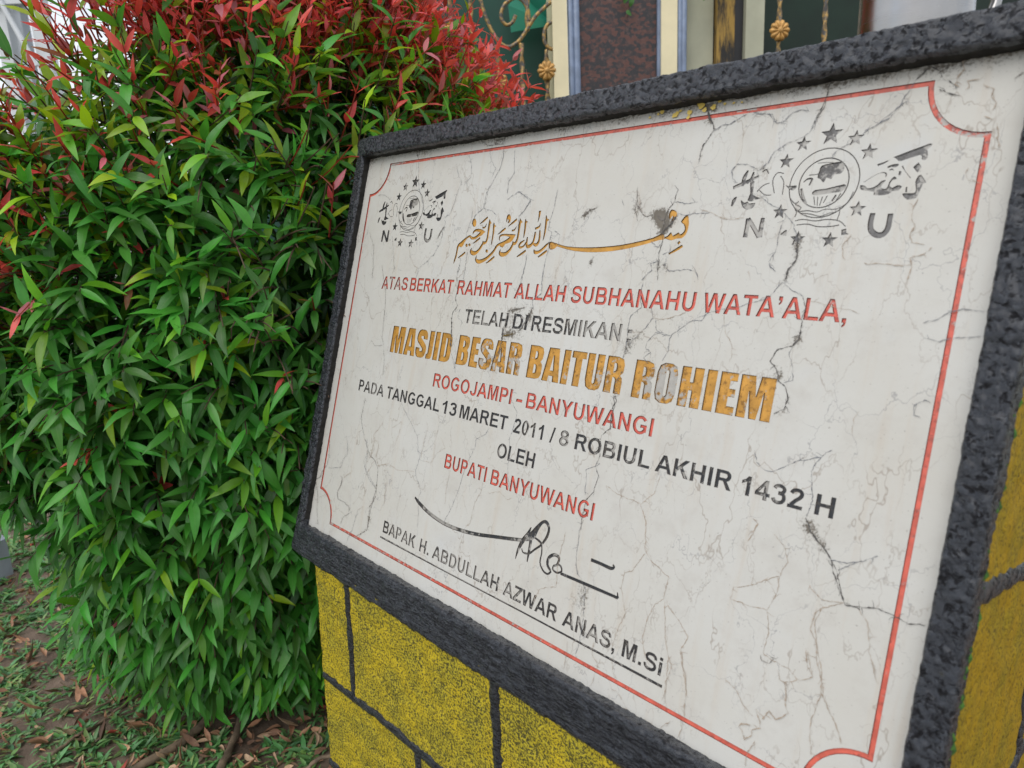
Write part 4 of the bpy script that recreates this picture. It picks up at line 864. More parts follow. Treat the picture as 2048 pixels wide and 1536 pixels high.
# ------------------------------------------------------------------ shrub with red shoots
def leaf_mat():
    k = NT('glossy_leaf'); ca = k.t.nodes.new('ShaderNodeAttribute'); ca.attribute_name = 'leaf_colour'
    rib = k.attr('across')                                         # 0 on the midrib, 1 at the margin
    c = k.mix(k.math('MULTIPLY', k.math('SUBTRACT', 1.0, k.smooth(rib, 0.0, 0.16)), 0.35), ca.outputs['Color'], k.mix(0.5, ca.outputs['Color'], (0.22, 0.34, 0.12)))
    n = k.noise(55, 3); c = k.mix(k.math('MULTIPLY', k.smooth(n, .5, .7), .3), c, k.mix(1.0, c, (.55, .6, .5), 'MULTIPLY'))
    k.p(Base_Color=c, Roughness=k.math('ADD', 0.26, k.math('MULTIPLY', n, 0.18)), Specular_IOR_Level=0.45)
    tr = k.t.nodes.new('ShaderNodeBsdfTranslucent'); k.set(tr.inputs[0], k.mix(0.5, c, k.mix(1.0, c, (1.0, 1.2, 0.4), 'MULTIPLY')))
    ms = k.t.nodes.new('ShaderNodeMixShader'); ms.inputs[0].default_value = 0.36
    k.t.links.new(k.b.outputs[0], ms.inputs[1]); k.t.links.new(tr.outputs[0], ms.inputs[2]); k.t.links.new(ms.outputs[0], k.out.inputs[0])
    k.bump(k.noise(180, 2), 0.15, 0.001); return k.m
M_LEAF = leaf_mat()
M_TWIG = simple('twig_bark', (0.085, 0.05, 0.03), 0.8, var=.4, scale=60); M_REDTWIG = simple('red_twig', (0.30, 0.035, 0.02), 0.5, var=.3, scale=60)
def leaf_mesh(name, base, dirn, nrm, length, width, curl, fold, colour, parent, mat, nst=7, **kw):
    """many blades in one mesh; every array has one row per leaf"""
    n = len(base); d = dirn / np.linalg.norm(dirn, axis=1)[:, None]; s = np.cross(d, nrm); s /= np.linalg.norm(s, axis=1)[:, None] + 1e-9; up = np.cross(s, d)
    T = np.linspace(0, 1, nst); prof = np.clip(np.sin(np.pi * np.power(T, 0.78)) ** 0.9, 0, 1) * (1 - 0.18 * T); prof[0] = 0.10; prof[-1] = 0.0
    side = RNG.normal(0, 0.10, n); V = np.zeros((n, nst, 3, 3))
    for i, t in enumerate(T):
        c = base + d * (length * (t - 0.10 * np.abs(curl) * t**3))[:, None] - up * (curl * length * t**2)[:, None] + s * (side * length * t**2)[:, None]
        hw = width * prof[i] * 0.5
        for j, sg in enumerate((-1, 0, 1)): V[:, i, j] = c + s * (sg * hw)[:, None] + up * (abs(sg) * hw * fold)[:, None] + up * (RNG.normal(0, .04, n) * width * abs(sg))[:, None]
    idx = np.arange(n * nst * 3).reshape(n, nst, 3); F = []
    for i in range(nst - 1):
        for j in range(2): F.append(np.stack([idx[:, i, j], idx[:, i, j+1], idx[:, i+1, j+1], idx[:, i+1, j]], 1))
    F = np.concatenate(F); me = bpy.data.meshes.new(name); Vf = V.reshape(-1, 3)
    me.vertices.add(len(Vf)); me.vertices.foreach_set('co', Vf.astype(np.float32).ravel()); me.loops.add(F.size); me.loops.foreach_set('vertex_index', F.astype(np.int32).ravel())
    me.polygons.add(len(F)); me.polygons.foreach_set('loop_start', np.arange(0, F.size, 4, dtype=np.int32)); me.polygons.foreach_set('loop_total', np.full(len(F), 4, dtype=np.int32)); me.polygons.foreach_set('use_smooth', np.ones(len(F), bool))
    me.update(calc_edges=True); me.validate(); me.materials.append(mat)
    C = np.repeat(np.c_[colour, np.ones(n)], nst * 3, axis=0); color_attr(me, 'leaf_colour', C); float_attr(me, 'across', np.tile(np.array([1, 0, 1.0]), n * nst))
    o = bpy.data.objects.new(name, me); return link(o, parent, **kw)
BUSH = np.array([-0.65, 0.185, 0.0])
def bush_r(z): return np.interp(z, [0.02, 0.08, 0.18, 0.38, 0.55, 0.85, 1.15, 1.35, 1.50, 1.65, 1.75], [0.18, 0.27, 0.36, 0.44, 0.51, 0.595, 0.555, 0.42, 0.35, 0.23, 0.06])
def bush_c(z):
    k = float(np.interp(z, [1.05, 1.5], [0, .045])); return BUSH + np.array([.67, .74, 0]) * k
LEFT = np.array([-.67, -.74, 0]); NEAR = np.array([.74, -.67, 0])
def clipped(P, extra=0.0):
    if -((P - BUSH) @ LEFT) > np.interp(P[2], [1.1, 1.2, 1.26, 1.37, 1.485, 1.65], [.75, .57, .49, .375, .30, .22]) + max(extra, 0) * .5: return True
    q = P - BUSH; return q @ LEFT > np.interp(P[2], [.05, .2, .5, .75, 1.0, 1.15, 1.25, 1.3, 1.37, 1.5, 1.65], [.36, .42, .46, .72, .85, .54, .30, .22, .19, .14, .10]) - .65 * max(q @ NEAR, -.1) + extra
def build_bush():
    rng = np.random.default_rng(11)
    root = empty('shrub', tuple(BUSH), 'tall dense shrub with long green leaves and bright red young shoots beside the monument', 'shrub')
    B = []; Dn = []; Nn = []; L = []; W = []; CU = []; FO = []; CC = []
    twig = MB(); rtwig = twig; cam2 = np.array([CAM_POS.x, CAM_POS.y]) - BUSH[:2]; ca = math.atan2(cam2[1], cam2[0])
    def leaf(b, d, n, l, wd, cu, fo, c):
        l *= .82; wd *= .90; B.append(b); Dn.append(d); Nn.append(n); L.append(l); W.append(wd); CU.append(cu); FO.append(fo); CC.append(c)
    def col(kind):
        j = rng.normal(1, .16)
        if kind == 'deep': c = np.array([.060, .200, .030])
        elif kind == 'mid': c = np.array([.082, .330, .044])
        elif kind == 'lime': c = np.array([.30, .46, .020])
        elif kind == 'fresh': c = np.array([.16, .41, .028])
        elif kind == 'red': c = np.array([.93, .10, .095])
        elif kind == 'wine': c = np.array([.66, .17, .20])
        elif kind == 'bronze': c = np.array([.34, .11, .04])
        return np.clip(c * j * rng.uniform(.85, 1.15, 3), .004, .9)
    zz = np.linspace(.03, 1.74, 60); pdf = np.maximum(bush_r(zz), .1); cdf = np.cumsum(pdf) / pdf.sum()
    made = 0
    while made < 5200:
        z = float(np.interp(rng.random(), cdf, zz)); ph = rng.uniform(-math.pi, math.pi); front = math.cos(ph)
        if front < -0.25 and rng.random() < 0.62: continue
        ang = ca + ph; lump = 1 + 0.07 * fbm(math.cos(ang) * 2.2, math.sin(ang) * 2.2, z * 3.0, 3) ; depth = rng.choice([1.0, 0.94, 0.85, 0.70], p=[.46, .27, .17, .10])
        r = float(bush_r(z)) * lump * depth
        out = np.array([math.cos(ang), math.sin(ang), 0.0]); P = bush_c(z) + out * r + (0, 0, z)
        if (P[0] > -0.075 and -.25 < P[1] < .5) or clipped(P): continue
        h = np.clip((z - 0.15) / 1.5, 0, 1)                          # 0 hem .. 1 crown
        slope = np.interp(z, [0.1, .4, .8, 1.2, 1.5, 1.75], [-0.65, -.15, .22, .6, 1.1, 2.2])
        d = out + np.array([0, 0, slope]) + rng.normal(0, .32, 3); d /= np.linalg.norm(d)
        # young growth is commonest on the crown and on the side towards the open sky
        tan = np.array([-math.sin(ca), math.cos(ca), 0]); sidev = float(np.dot(out, tan))
        y = h + rng.normal(0, .10) + (0.05 if abs(sidev) > 0.45 else 0) + 0.10 * fbm(P[0]*3+8, P[1]*3, P[2]*3, 2)
        kind = 'crown' if y > .745 else ('upper' if y > .61 else ('mid' if y > .46 else 'low'))
        made += 1
        sl = rng.uniform(.07, .14) * (1.25 if kind == 'crown' else 1); n_pair = int(rng.integers(3, 6)) + (1 if kind == 'crown' else 0)
        side = np.cross(d, (0.1, .2, 1)); side /= np.linalg.norm(side); binorm = np.cross(side, d); rot0 = rng.uniform(0, math.pi)
        bendd = np.array([0, 0, -0.25 if kind in ('low', 'mid') else 0.15]); path = []
        for q in range(5): t = q / 4; path.append(P + d * sl * (t - .35) + bendd * sl * t * t)
        redshoot = (kind == 'crown' and rng.random() < .80) or (kind == 'upper' and rng.random() < .30) or (kind == 'mid' and rng.random() < .17) or (kind == 'low' and rng.random() < .005)
        if depth > .9: twig.tube(path, [.0016, .0015, .0013, .0011, .0008], 4, 1 if redshoot else 0)
        for q in range(n_pair):
            t = (q + .5) / n_pair; b = P + d * sl * (t - .35) + bendd * sl * t * t; tip = q >= n_pair - 2
            for sg in (0, 1):
                a = rot0 + q * math.pi / 2 + sg * math.pi + rng.normal(0, .25); lat = side * math.cos(a) + binorm * math.sin(a)
                fwd = .55 + .75 * t
                ld = lat + d * fwd + rng.normal(0, .12, 3); drop = {'low': -.50, 'mid': -.20, 'upper': .06, 'crown': .32}[kind]; ld = ld / np.linalg.norm(ld) + np.array([0, 0, drop * rng.uniform(.5, 1.2)])
                nrm = np.array([0, 0, 1.0]) + out * .75 + rng.normal(0, .28, 3)
                if redshoot and tip or (redshoot and kind == 'crown' and q >= n_pair - 3):
                    k = ('red' if rng.random() < (.8 if kind == 'crown' else .45) else ('wine' if rng.random() < .75 else 'bronze')); l = rng.uniform(.030, .052); wd = l * rng.uniform(.22, .30); cu = rng.uniform(-.05, .22)
                elif kind == 'crown': k = rng.choice(['lime', 'fresh', 'mid', 'bronze'], p=[.55, .30, .11, .04]); l = rng.uniform(.045, .066); wd = l * rng.uniform(.22, .29); cu = rng.uniform(.0, .25)
                elif kind == 'upper': k = rng.choice(['lime', 'fresh', 'mid', 'deep'], p=[.34, .30, .28, .08]); l = rng.uniform(.048, .072); wd = l * rng.uniform(.21, .28); cu = rng.uniform(.02, .55)
                elif kind == 'mid': k = rng.choice(['fresh', 'mid', 'deep'], p=[.16, .56, .28]); l = rng.uniform(.052, .078); wd = l * rng.uniform(.20, .27); cu = rng.uniform(.05, .75)
                else: k = rng.choice(['mid', 'deep', 'fresh', 'lime'], p=[.56, .34, .09, .01]); l = rng.uniform(.055, .085); wd = l * rng.uniform(.18, .26); cu = rng.uniform(.05, .55)
                e = b + ld / np.linalg.norm(ld) * l
                if (e[0] > -.050 and -.10 < e[1] < .40 and e[2] < 1.16) or e[2] < .02 or (b[0] > -.055 and -.1 < b[1] < .4 and b[2] < 1.16): continue
                leaf(b, ld, nrm, l, wd, cu, rng.uniform(.10, .45), col(k) * (1.0 if depth > .9 else (.62 if depth > .8 else .42)))  # deeper leaves darkened: shade inside the shrub put into their colour
    # long red leaders standing out of the crown
    for i in range(1650):
        ang = ca + rng.uniform(-2.0, 2.0); z = rng.uniform(1.23, 1.66); r = float(bush_r(z)) * rng.uniform(.80, 1.04); out = np.array([math.cos(ang), math.sin(ang), 0]); P = bush_c(z) + out * r + (0, 0, z)
        if (P[0] > -.09 and -.2 < P[1] < .45) or clipped(P, .055 if z < 1.5 else .0): continue
        d = out * rng.uniform(.1, .9) + np.array([0, 0, 1.0]) + rng.normal(0, .25, 3); d /= np.linalg.norm(d); ln = rng.uniform(.08, .19); side = np.cross(d, (.3, .9, .2)); side /= np.linalg.norm(side); bi = np.cross(side, d)
        rtwig.tube([P + d * ln * t for t in (0, .35, .7, 1)], [.0016, .0014, .0011, .0006], 4, 1); n_pair = int(ln / .024)
        for q in range(n_pair):
            t = (q + .8) / n_pair; b = P + d * ln * t; rr = q * math.pi / 2 + rng.normal(0, .3)
            for sg in (0, 1):
                a = rr + sg * math.pi; ld = side * math.cos(a) + bi * math.sin(a) + d * (.45 + .6 * t) + rng.normal(0, .1, 3); l = rng.uniform(.030, .052) * (1 - .35 * (t > .8)); k = 'red' if rng.random() < .58 else ('wine' if rng.random() < .74 else ('lime' if rng.random() < .7 else 'fresh'))
                leaf(b, ld, np.array([0, 0, 1.0]) + out * .5 + rng.normal(0, .3, 3), l, l * rng.uniform(.24, .33), rng.uniform(-.05, .3), rng.uniform(.1, .4), col(k))
    for i in range(150):
        z = rng.uniform(1.12, 1.40)
        tdir = np.array([.67, .74, 0]); P = bush_c(z) + tdir * float(bush_r(z)) * rng.uniform(.72, 1.12) + np.array([-.74, .67, 0]) * rng.uniform(-.28, .12) + (0, 0, z)
        if i % 4 == 0: P = bush_c(z) - tdir * float(bush_r(z)) * rng.uniform(.85, 1.15) + np.array([-.74, .67, 0]) * rng.uniform(-.28, .12) + (0, 0, z); tdir = -tdir
        d = tdir * rng.uniform(.1, .9) + np.array([0, 0, 1.0]) + rng.normal(0, .25, 3); d /= np.linalg.norm(d); ln = rng.uniform(.07, .14); side = np.cross(d, (.3, .9, .2)); side /= np.linalg.norm(side); bi = np.cross(side, d)
        if (P[0] > -.07 and P[1] < .36) or clipped(P, .10): continue
        twig.tube([P + d * ln * t for t in (-.3, .35, .7, 1)], [.0016, .0014, .0011, .0006], 4, 1); n_pair = int(ln / .02)
        for q in range(n_pair):
            t = (q + .8) / n_pair; b = P + d * ln * t; rr = q * math.pi / 2 + rng.normal(0, .3)
            for sg in (0, 1):
                a = rr + sg * math.pi; ld = side * math.cos(a) + bi * math.sin(a) + d * (.35 + .5 * t) + rng.normal(0, .15, 3); l = rng.uniform(.030, .050); k = 'red' if rng.random() < .75 else 'wine'
                leaf(b, ld, np.array([0, 0, 1.0]) + tdir * .5 + rng.normal(0, .3, 3), l, l * rng.uniform(.22, .30), rng.uniform(-.05, .4), rng.uniform(.1, .4), col(k))
    # inner foliage hides the far side
    for i in range(8500):
        z = rng.uniform(.2, 1.68); ang = rng.uniform(0, 2*math.pi); r = float(bush_r(z)) * rng.uniform(.25, .72); out = np.array([math.cos(ang), math.sin(ang), 0]); P = bush_c(z) + out * r + (0, 0, z); l = rng.uniform(.06, .09)
        if P[0] > -.09 or clipped(P, -.06): continue
        leaf(P, out + rng.normal(0, .6, 3) + (0, 0, -.2), np.array([0, 0, 1.0]) + rng.normal(0, .4, 3), l, l * .27, .2, .2, col('deep') * .42)  # interior shade put into the leaf colour here too
    A = lambda x: np.array(x, float)
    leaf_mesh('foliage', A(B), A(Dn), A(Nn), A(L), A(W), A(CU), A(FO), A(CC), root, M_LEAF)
    print('leaves', len(B))
    twig.build('twigs', [M_TWIG, M_REDTWIG], root)
    for i in range(7):
        a = ca + rng.uniform(-1.6, 1.6); m = MB(); p0 = BUSH + (rng.normal(0, .03), rng.normal(0, .03), -.02); o = np.array([math.cos(a), math.sin(a), 0]); m.tube([p0, p0 + o * .05 + (0, 0, .25), p0 + o * .16 + (0, 0, .62), p0 + o * .20 + (0, 0, .9), p0 + o * .20 + (0, 0, 1.12)], [.013, .011, .008, .005, .002], 7); m.build('stem', M_TWIG, root, smooth=True)
    return root
shrub = build_bush()
# ------------------------------------------------------------------ mug on the monument

def steel_mat():
    k = NT('brushed_steel'); n = k.noise(1, 4, .6, vec=k.mapping((30, 30, 900)))
    k.p(Base_Color=k.mix(k.noise(40, 4), (0.30, 0.29, 0.28), (0.46, 0.445, 0.43)), Metallic=1.0, Roughness=k.math('ADD', .13, k.math('MULTIPLY', n, .22))); k.bump(n, .12, .0004); return k.m
M_STEEL = steel_mat()
mug = empty('metal_mug', (0.719, 0.22, 1.113), 'brushed stainless steel mug standing on top of the monument', 'mug')
mb = MB(); mb.lathe([(0.0, 0.0), (.039, 0.0), (.0418, .002), (.0424, .006), (.0418, .03), (.0405, .105), (.0415, .108), (.0400, .1085), (.0385, .105), (.0398, .03), (.039, .006), (0.0, .005)], (0.719, 0.22, 1.113), 48)
mb.build('cup', M_STEEL, mug, smooth=True)
mb = MB(); hd = Vector((0.62, 0.78, 0)).normalized(); hc = Vector((0.719, 0.22, 1.113)); hp = []
for a in np.linspace(-1.45, 1.45, 17): hp.append(hc + hd * (.0395 + .030 * math.cos(a)) + Vector((0, 0, .052 + .038 * math.sin(a))))
mb.tube(hp, [.0042] * len(hp), 8); mb.build('handle', M_STEEL, mug, smooth=True)
def dryleaf(loc, ln, ang, label):
    d = np.array([[math.cos(ang), math.sin(ang), .18]]); o = leaf_mesh('dry_leaf', np.array([loc], float), d, np.array([[.3, -.4, .8]]), np.array([ln]), np.array([ln * .42]), np.array([-.5]), np.array([.9]), np.array([[.20, .11, .05]]), None, M_LEAF, label=label, cat='leaf')
dryleaf((0.775, 0.20, 1.116), .05, .9, 'curled brown dry leaf on top of the monument, right of the mug')

# ------------------------------------------------------------------ gate and fence behind, seen square to the street
FH = Vector((-0.74184, 0.67058, 0)); RH = Vector((0.67058, 0.74184, 0)); FC = Vector((CAM_POS.x, CAM_POS.y, 0)); FD = 2.75
def fpt(lat, z, dep=0.0): q = FC + RH * lat + FH * (FD + dep); return Vector((q.x, q.y, z))
def fbox(mb, l0, l1, z0, z1, d0, d1, m=0):
    v = [fpt(l, z, d) for z in (z0, z1) for l, d in ((l0, d0), (l1, d0), (l1, d1), (l0, d1))]; mb.add(v, [(0,3,2,1),(4,5,6,7),(0,1,5,4),(1,2,6,5),(2,3,7,6),(3,0,4,7)], m)
M_CREAM = simple('cream_paint', (0.80, 0.71, 0.46), .55, var=.07, scale=9, bump=.1); M_CREAM2 = simple('shaded_greenish_cream', (0.42, 0.42, 0.31), .65, var=.10, scale=7, bump=.2)  # second cream: greenish post, and the recessed panel with its shade painted in
M_PIPE = simple('blue_grey_paint', (0.19, 0.24, 0.34), .38, var=.2, scale=25)
def granite_mat():
    k = NT('brown_granite'); v = k.voro(75, k.mapping((1, 1, 1.4)), 'F1', 'Color'); s = k.t.nodes.new('ShaderNodeSeparateColor'); k.set(s.inputs[0], v); n = k.noise(60, 5, .7)
    c = k.mix(k.smooth(s.outputs[0], .35, .75), (.028, .026, .028), (.115, .048, .036)); c = k.mix(k.math('MULTIPLY', k.smooth(n, .5, .7), .7), c, (.15, .085, .07)); c = k.mix(k.smooth(k.noise(140, 3), .6, .7), c, (.03, .03, .035))
    k.p(Base_Color=c, Roughness=.45); return k.m
M_GRAN = granite_mat()
def iron_mat():
    k = NT('gilded_iron'); n = k.noise(55, 5, .7); c = k.mix(k.smooth(n, .42, .60), (.10, .095, .09), (.46, .29, .09))
    k.p(Base_Color=c, Roughness=.48, Metallic=.35); k.bump(n, .3, .001); return k.m
M_IRON = iron_mat(); M_ROS = simple('gold_rosette', (0.52, 0.29, 0.085), .5, .2, var=.25, scale=60)
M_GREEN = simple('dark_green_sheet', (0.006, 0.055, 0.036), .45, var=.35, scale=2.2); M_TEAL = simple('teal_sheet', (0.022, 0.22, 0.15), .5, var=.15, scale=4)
M_INTERIOR = simple('dark_interior_green', (0.006, 0.022, 0.012), .6, var=.5, scale=3)  # near-black green that paints the unlit interior behind the right grille
# granite pillar with cream and blue trim
pil = empty('gate_pillar', tuple(fpt(.43, 0, .2)), 'gate pillar faced with speckled brown granite between cream strips', 'pillar')
m = MB(); fbox(m, .295, .568, .02, 2.6, .012, .30); m.build('granite_panel', M_GRAN, pil)
for a, b, d in ((.199, .251, -.012), (.5805, .637, -.012)): m = MB(); fbox(m, a, b, .0, 2.6, d, .28); m.build('cream_strip', M_CREAM, pil)
for lat, r in ((.2635, .011), (.2835, .012), (.6475, .0105), (.6625, .0105)):
    m = MB(); m.tube([fpt(lat, 0, .0), fpt(lat, 1.3, .0), fpt(lat, 2.6, .0)], r, 14); m.build('trim_pipe', M_PIPE, pil, smooth=True)
m = MB(); fbox(m, .5685, .580, .0, 2.6, -.002, .05); m.build('trim_strip', M_PIPE, pil)
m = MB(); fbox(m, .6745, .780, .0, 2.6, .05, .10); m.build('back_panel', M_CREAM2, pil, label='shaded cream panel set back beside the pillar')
# weathered post
def post_mat():
    k = NT('flaking_gold_paint'); n = k.noise(1, 6, .7, vec=k.mapping((40, 40, 7))); c = k.mix(k.smooth(n, .40, .62), (.020, .018, .016), (.36, .22, .045)); k.p(Base_Color=c, Roughness=.7); k.bump(n, .6, .003); return k.m
gp = empty('weathered_post', tuple(fpt(.83, 0, .05)), 'flaking gold and black post with a black edge beside the pale green post', 'post')
m = MB(); fbox(m, .785, .848, 0, 2.5, .02, .09); m.build('gold_face', post_mat(), gp); m = MB(); fbox(m, .8485, .879, 0, 2.5, .028, .10); m.build('black_edge', simple('black_edge_paint', (.018, .018, .02), .5), gp)
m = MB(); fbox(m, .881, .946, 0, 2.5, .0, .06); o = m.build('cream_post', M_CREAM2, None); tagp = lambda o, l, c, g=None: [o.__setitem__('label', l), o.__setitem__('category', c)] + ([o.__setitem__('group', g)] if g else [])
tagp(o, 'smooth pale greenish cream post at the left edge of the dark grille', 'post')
# wrought iron grilles
def bar(parent, lat, z0, z1):
    m = MB(); n = int((z1-z0) / .006); m.tube([fpt(lat, z0 + (z1-z0) * i / n, .012) for i in range(n + 1)], .0078, 10, twist=.30, lobes=2, lobe_amp=.30); return m.build('twisted_bar', M_IRON, parent, smooth=True)
def rosette(parent, lat, z, r=.034):
    m = MB(); c = fpt(lat, z, -.006); n = 60; rings = []; v = []; f = []
    prof = [(0, -.016), (.16, -.017), (.24, -.011), (.34, -.012), (.7, -.013), (.92, -.008), (1.0, .0), (.9, .010)]
    for i in range(n):
        a = 2 * math.pi * i / n; pet = abs(math.cos(a * 5)) ** .6
        for j, (q, d) in enumerate(prof):
            rr = r * q * (1 if q < .5 else .84 + .16 * pet); dd = d * (1 if q < .3 else .45 + .55 * pet); v.append(c + RH * (rr * math.cos(a)) + Vector((0, 0, rr * math.sin(a))) + FH * dd)
    K = len(prof)
    for i in range(n):
        for j in range(K - 1): f.append((i*K+j, i*K+j+1, ((i+1) % n)*K+j+1, ((i+1) % n)*K+j))
    m.add(v, f); return m.build('rosette', M_ROS, parent, smooth=True)
def scroll(parent, pts, r=.0068):
    P = catmull(np.array(pts, float), 7, False); m = MB(); n = len(P); m.tube([fpt(a, b, .010) for a, b in P], [r * (1 if i < n - 5 else 1.0) for i in range(n)], 8); return m.build('scroll', M_IRON, parent, smooth=True)
def t3(x, y): px, py = 850 + x / 2.9257, y / 2.9257; return (-.156 + (px-905) * .001766 - .000055 * (py-100), 1.571 - (py-100) * .00164 - (px-1100) * .00007)
g1 = empty('iron_grille', tuple(fpt(.0, .8)), 'gilded wrought iron grille with scrolls, left of the granite pillar', 'grille')
for lat in (-.42, -.33, -.245, -.156, -.085): bar(g1, lat, .55, 2.3)
bar(g1, .003, .55, 1.592); bar(g1, .088, .55, 1.60); bar(g1, .176, .55, 1.575); bar(g1, t3(598, 0)[0], 1.64, 2.0)
for lat, z in ((-.152, 1.643), (.003, 1.471), (.175, 1.502), (-.33, 1.47)): rosette(g1, lat, z)
scroll(g1, [t3(*q) for q in ((300, -160), (330, 0), (360, 100), (400, 190), (440, 245), (490, 270), (550, 235), (600, 165), (650, 90), (720, 25), (790, -30), (840, -120))])
scroll(g1, [t3(*q) for q in ((610, 120), (605, 60), (580, 10), (540, -15), (490, 5), (455, 50), (450, 105), (480, 142), (515, 125), (532, 85))])
scroll(g1, [t3(*q) for q in ((752, 125), (720, 140), (700, 180), (700, 235), (725, 275), (752, 285))])
for a, b in ((-.40, .60), (-.40, 2.25)): m = MB(); fbox(m, -.6, .198, b, b + .03, .0, .03); m.build('rail', M_IRON, g1)
g2 = empty('iron_grille', tuple(fpt(1.2, .8)), 'gilded wrought iron grille before the darkness, behind the metal mug', 'grille')
for lat in (1.003, 1.165, 1.33, 1.50): bar(g2, lat, .55, 2.3)
rosette(g2, .999, 1.599, .036); rosette(g2, 1.33, 1.599, .036)
for b in (.60, 2.25): m = MB(); fbox(m, .948, 1.7, b, b + .03, .0, .03); m.build('rail', M_IRON, g2)
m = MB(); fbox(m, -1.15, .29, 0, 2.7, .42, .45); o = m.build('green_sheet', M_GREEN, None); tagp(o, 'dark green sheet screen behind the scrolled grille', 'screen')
m = MB(); fbox(m, .86, 2.4, 0, 2.7, .50, .53); o = m.build('green_sheet', M_INTERIOR, None); tagp(o, 'nearly black green panel painted for the dark interior behind the grille by the mug', 'screen')
m = MB(); P = [t3(x, y) for x, y in ((505, 195), (760, 130), (780, 0), (560, -60), (490, 40))]; v = [fpt(a * 1.09, 1.0 + (b - 1.0) * 1.10 - .002, .25 + .06 * (i % 2)) for i, (a, b) in enumerate(P)]; v2 = [q + FH * .006 for q in v]
m.add(v + v2, [(0, 1, 2, 3, 4), (9, 8, 7, 6, 5)] + [(i, (i+1) % 5, 5 + (i+1) % 5, 5 + i) for i in range(5)]); o = m.build('tarpaulin', M_TEAL, None); tagp(o, 'teal green tarpaulin corner hanging behind the grille scroll', 'tarpaulin')
# climbing vine leaves
vn = empty('climbing_vine', tuple(fpt(.62, 2.2, -.02)), 'thin green climbing vine trailing over the top of the gate pillar', 'vine')
m = MB(); m.tube([fpt(l, z, -.022) for l, z in ((.40, 1.95), (.44, 1.80), (.47, 1.72), (.46, 1.66))], .002, 6); m.tube([fpt(l, z, -.022) for l, z in ((.40, 1.95), (.60, 2.0), (.74, 1.86), (.775, 1.74))], .002, 6); m.build('vine_stem', M_TWIG, vn)
rng = np.random.default_rng(4); Bv = []; Dv = []; Lv = []
for l, z, s in ((.46, 1.715, .035), (.475, 1.70, .03), (.455, 1.66, .025), (.44, 1.80, .05), (.77, 1.74, .075), (.78, 1.77, .06), (.70, 1.90, .06), (.60, 2.0, .06), (.45, 1.76, .04)):
    Bv.append(tuple(fpt(l, z + .02, -.03))); a = rng.normal(0, .5); Dv.append(tuple(RH * math.sin(a) + Vector((0, 0, -math.cos(a))) - FH * .25)); Lv.append(s)
n = len(Bv); leaf_mesh('vine_leaves', np.array(Bv), np.array(Dv), np.tile(np.array(-FH + Vector((0, 0, .4))), (n, 1)), np.array(Lv), np.array(Lv) * .7, np.full(n, .3), np.full(n, .2), np.tile([.07, .2, .04], (n, 1)), vn, M_LEAF)

# ------------------------------------------------------------------ white canopy frame and kerb on the left
M_WHITE = simple('white_paint', (0.64, 0.66, 0.67), .5, var=.05, scale=3); M_GREYP = simple('grey_metal', (0.42, 0.45, 0.48), .5, var=.1, scale=5)
def dpt(px, z, D): l = (-4.41 + .0045 * px) / 7.0; q = FC + (RH * l + FH) * D; return Vector((q.x, q.y, z))
cv = empty('canopy_frame', tuple(dpt(45, 0, 7.0)), 'white steel canopy frame with a slanting brace, behind the shrub on the left', 'canopy')
for x0, x1, mm in ((-8, 17, M_WHITE), (64, 90, M_WHITE), (33, 46, M_GREYP), (-90, -60, M_WHITE)):
    m = MB(); a, b = dpt(x0, 0, 7.0), dpt(x1, 0, 7.0); c = FH * .12; m.add([a, b, b + c, a + c] + [q + Vector((0, 0, 3.6)) for q in (a, b, b + c, a + c)], [(0,3,2,1),(4,5,6,7),(0,1,5,4),(1,2,6,5),(2,3,7,6),(3,0,4,7)]); m.build('post', mm, cv)
m = MB(); m.tube([dpt(2, 3.15, 6.93), dpt(46, 2.66, 6.93), dpt(60, 2.5, 6.93)], .022, 8); m.build('brace', M_WHITE, cv)
for z in (3.02, 3.52): m = MB(); a, b = dpt(-95, z, 6.95), dpt(92, z, 6.95); c = FH * .1; m.add([a, b, b + c, a + c] + [q + Vector((0, 0, .07)) for q in (a, b, b + c, a + c)], [(0,3,2,1),(4,5,6,7),(0,1,5,4),(1,2,6,5),(2,3,7,6),(3,0,4,7)]); m.build('beam', M_WHITE, cv)
M_KERB = simple('blue_grey_concrete', (0.46, 0.50, 0.60), .8, var=.12, scale=14, bump=.4)
def kerbbox(a, b, wid, h):
    a, b = Vector(a), Vector(b); d = (b-a).normalized(); n = Vector((-d.y, d.x, 0)); m = MB(); prof = [(0, -.05), (.0, h - .02), (.02, h), (wid, h), (wid, -.05)]; N = 30
    v = [a + (b-a) * (i / N) + n * p + Vector((0, 0, q)) for i in range(N + 1) for p, q in prof]; m.add(v, [(i*5+j, (i+1)*5+j, (i+1)*5+j+1, i*5+j+1) for i in range(N) for j in range(4)]); return m.build('kerb', M_KERB, None)
o = kerbbox((-.9, -1.1, 0), (-1.63, -.24, 0), .16, .13); tagp(o, 'pale blue grey concrete kerb at the left edge behind the shrub', 'kerb')
bw = MB(); fbox(bw, -7.5, -1.6, 0, 1.35, 3.2, 3.35); o = bw.build('boundary_wall', simple('grey_render', (.30, .31, .29), .9, var=.15, scale=4, bump=.3), None); tagp(o, 'low grey rendered wall far behind the shrub', 'wall')
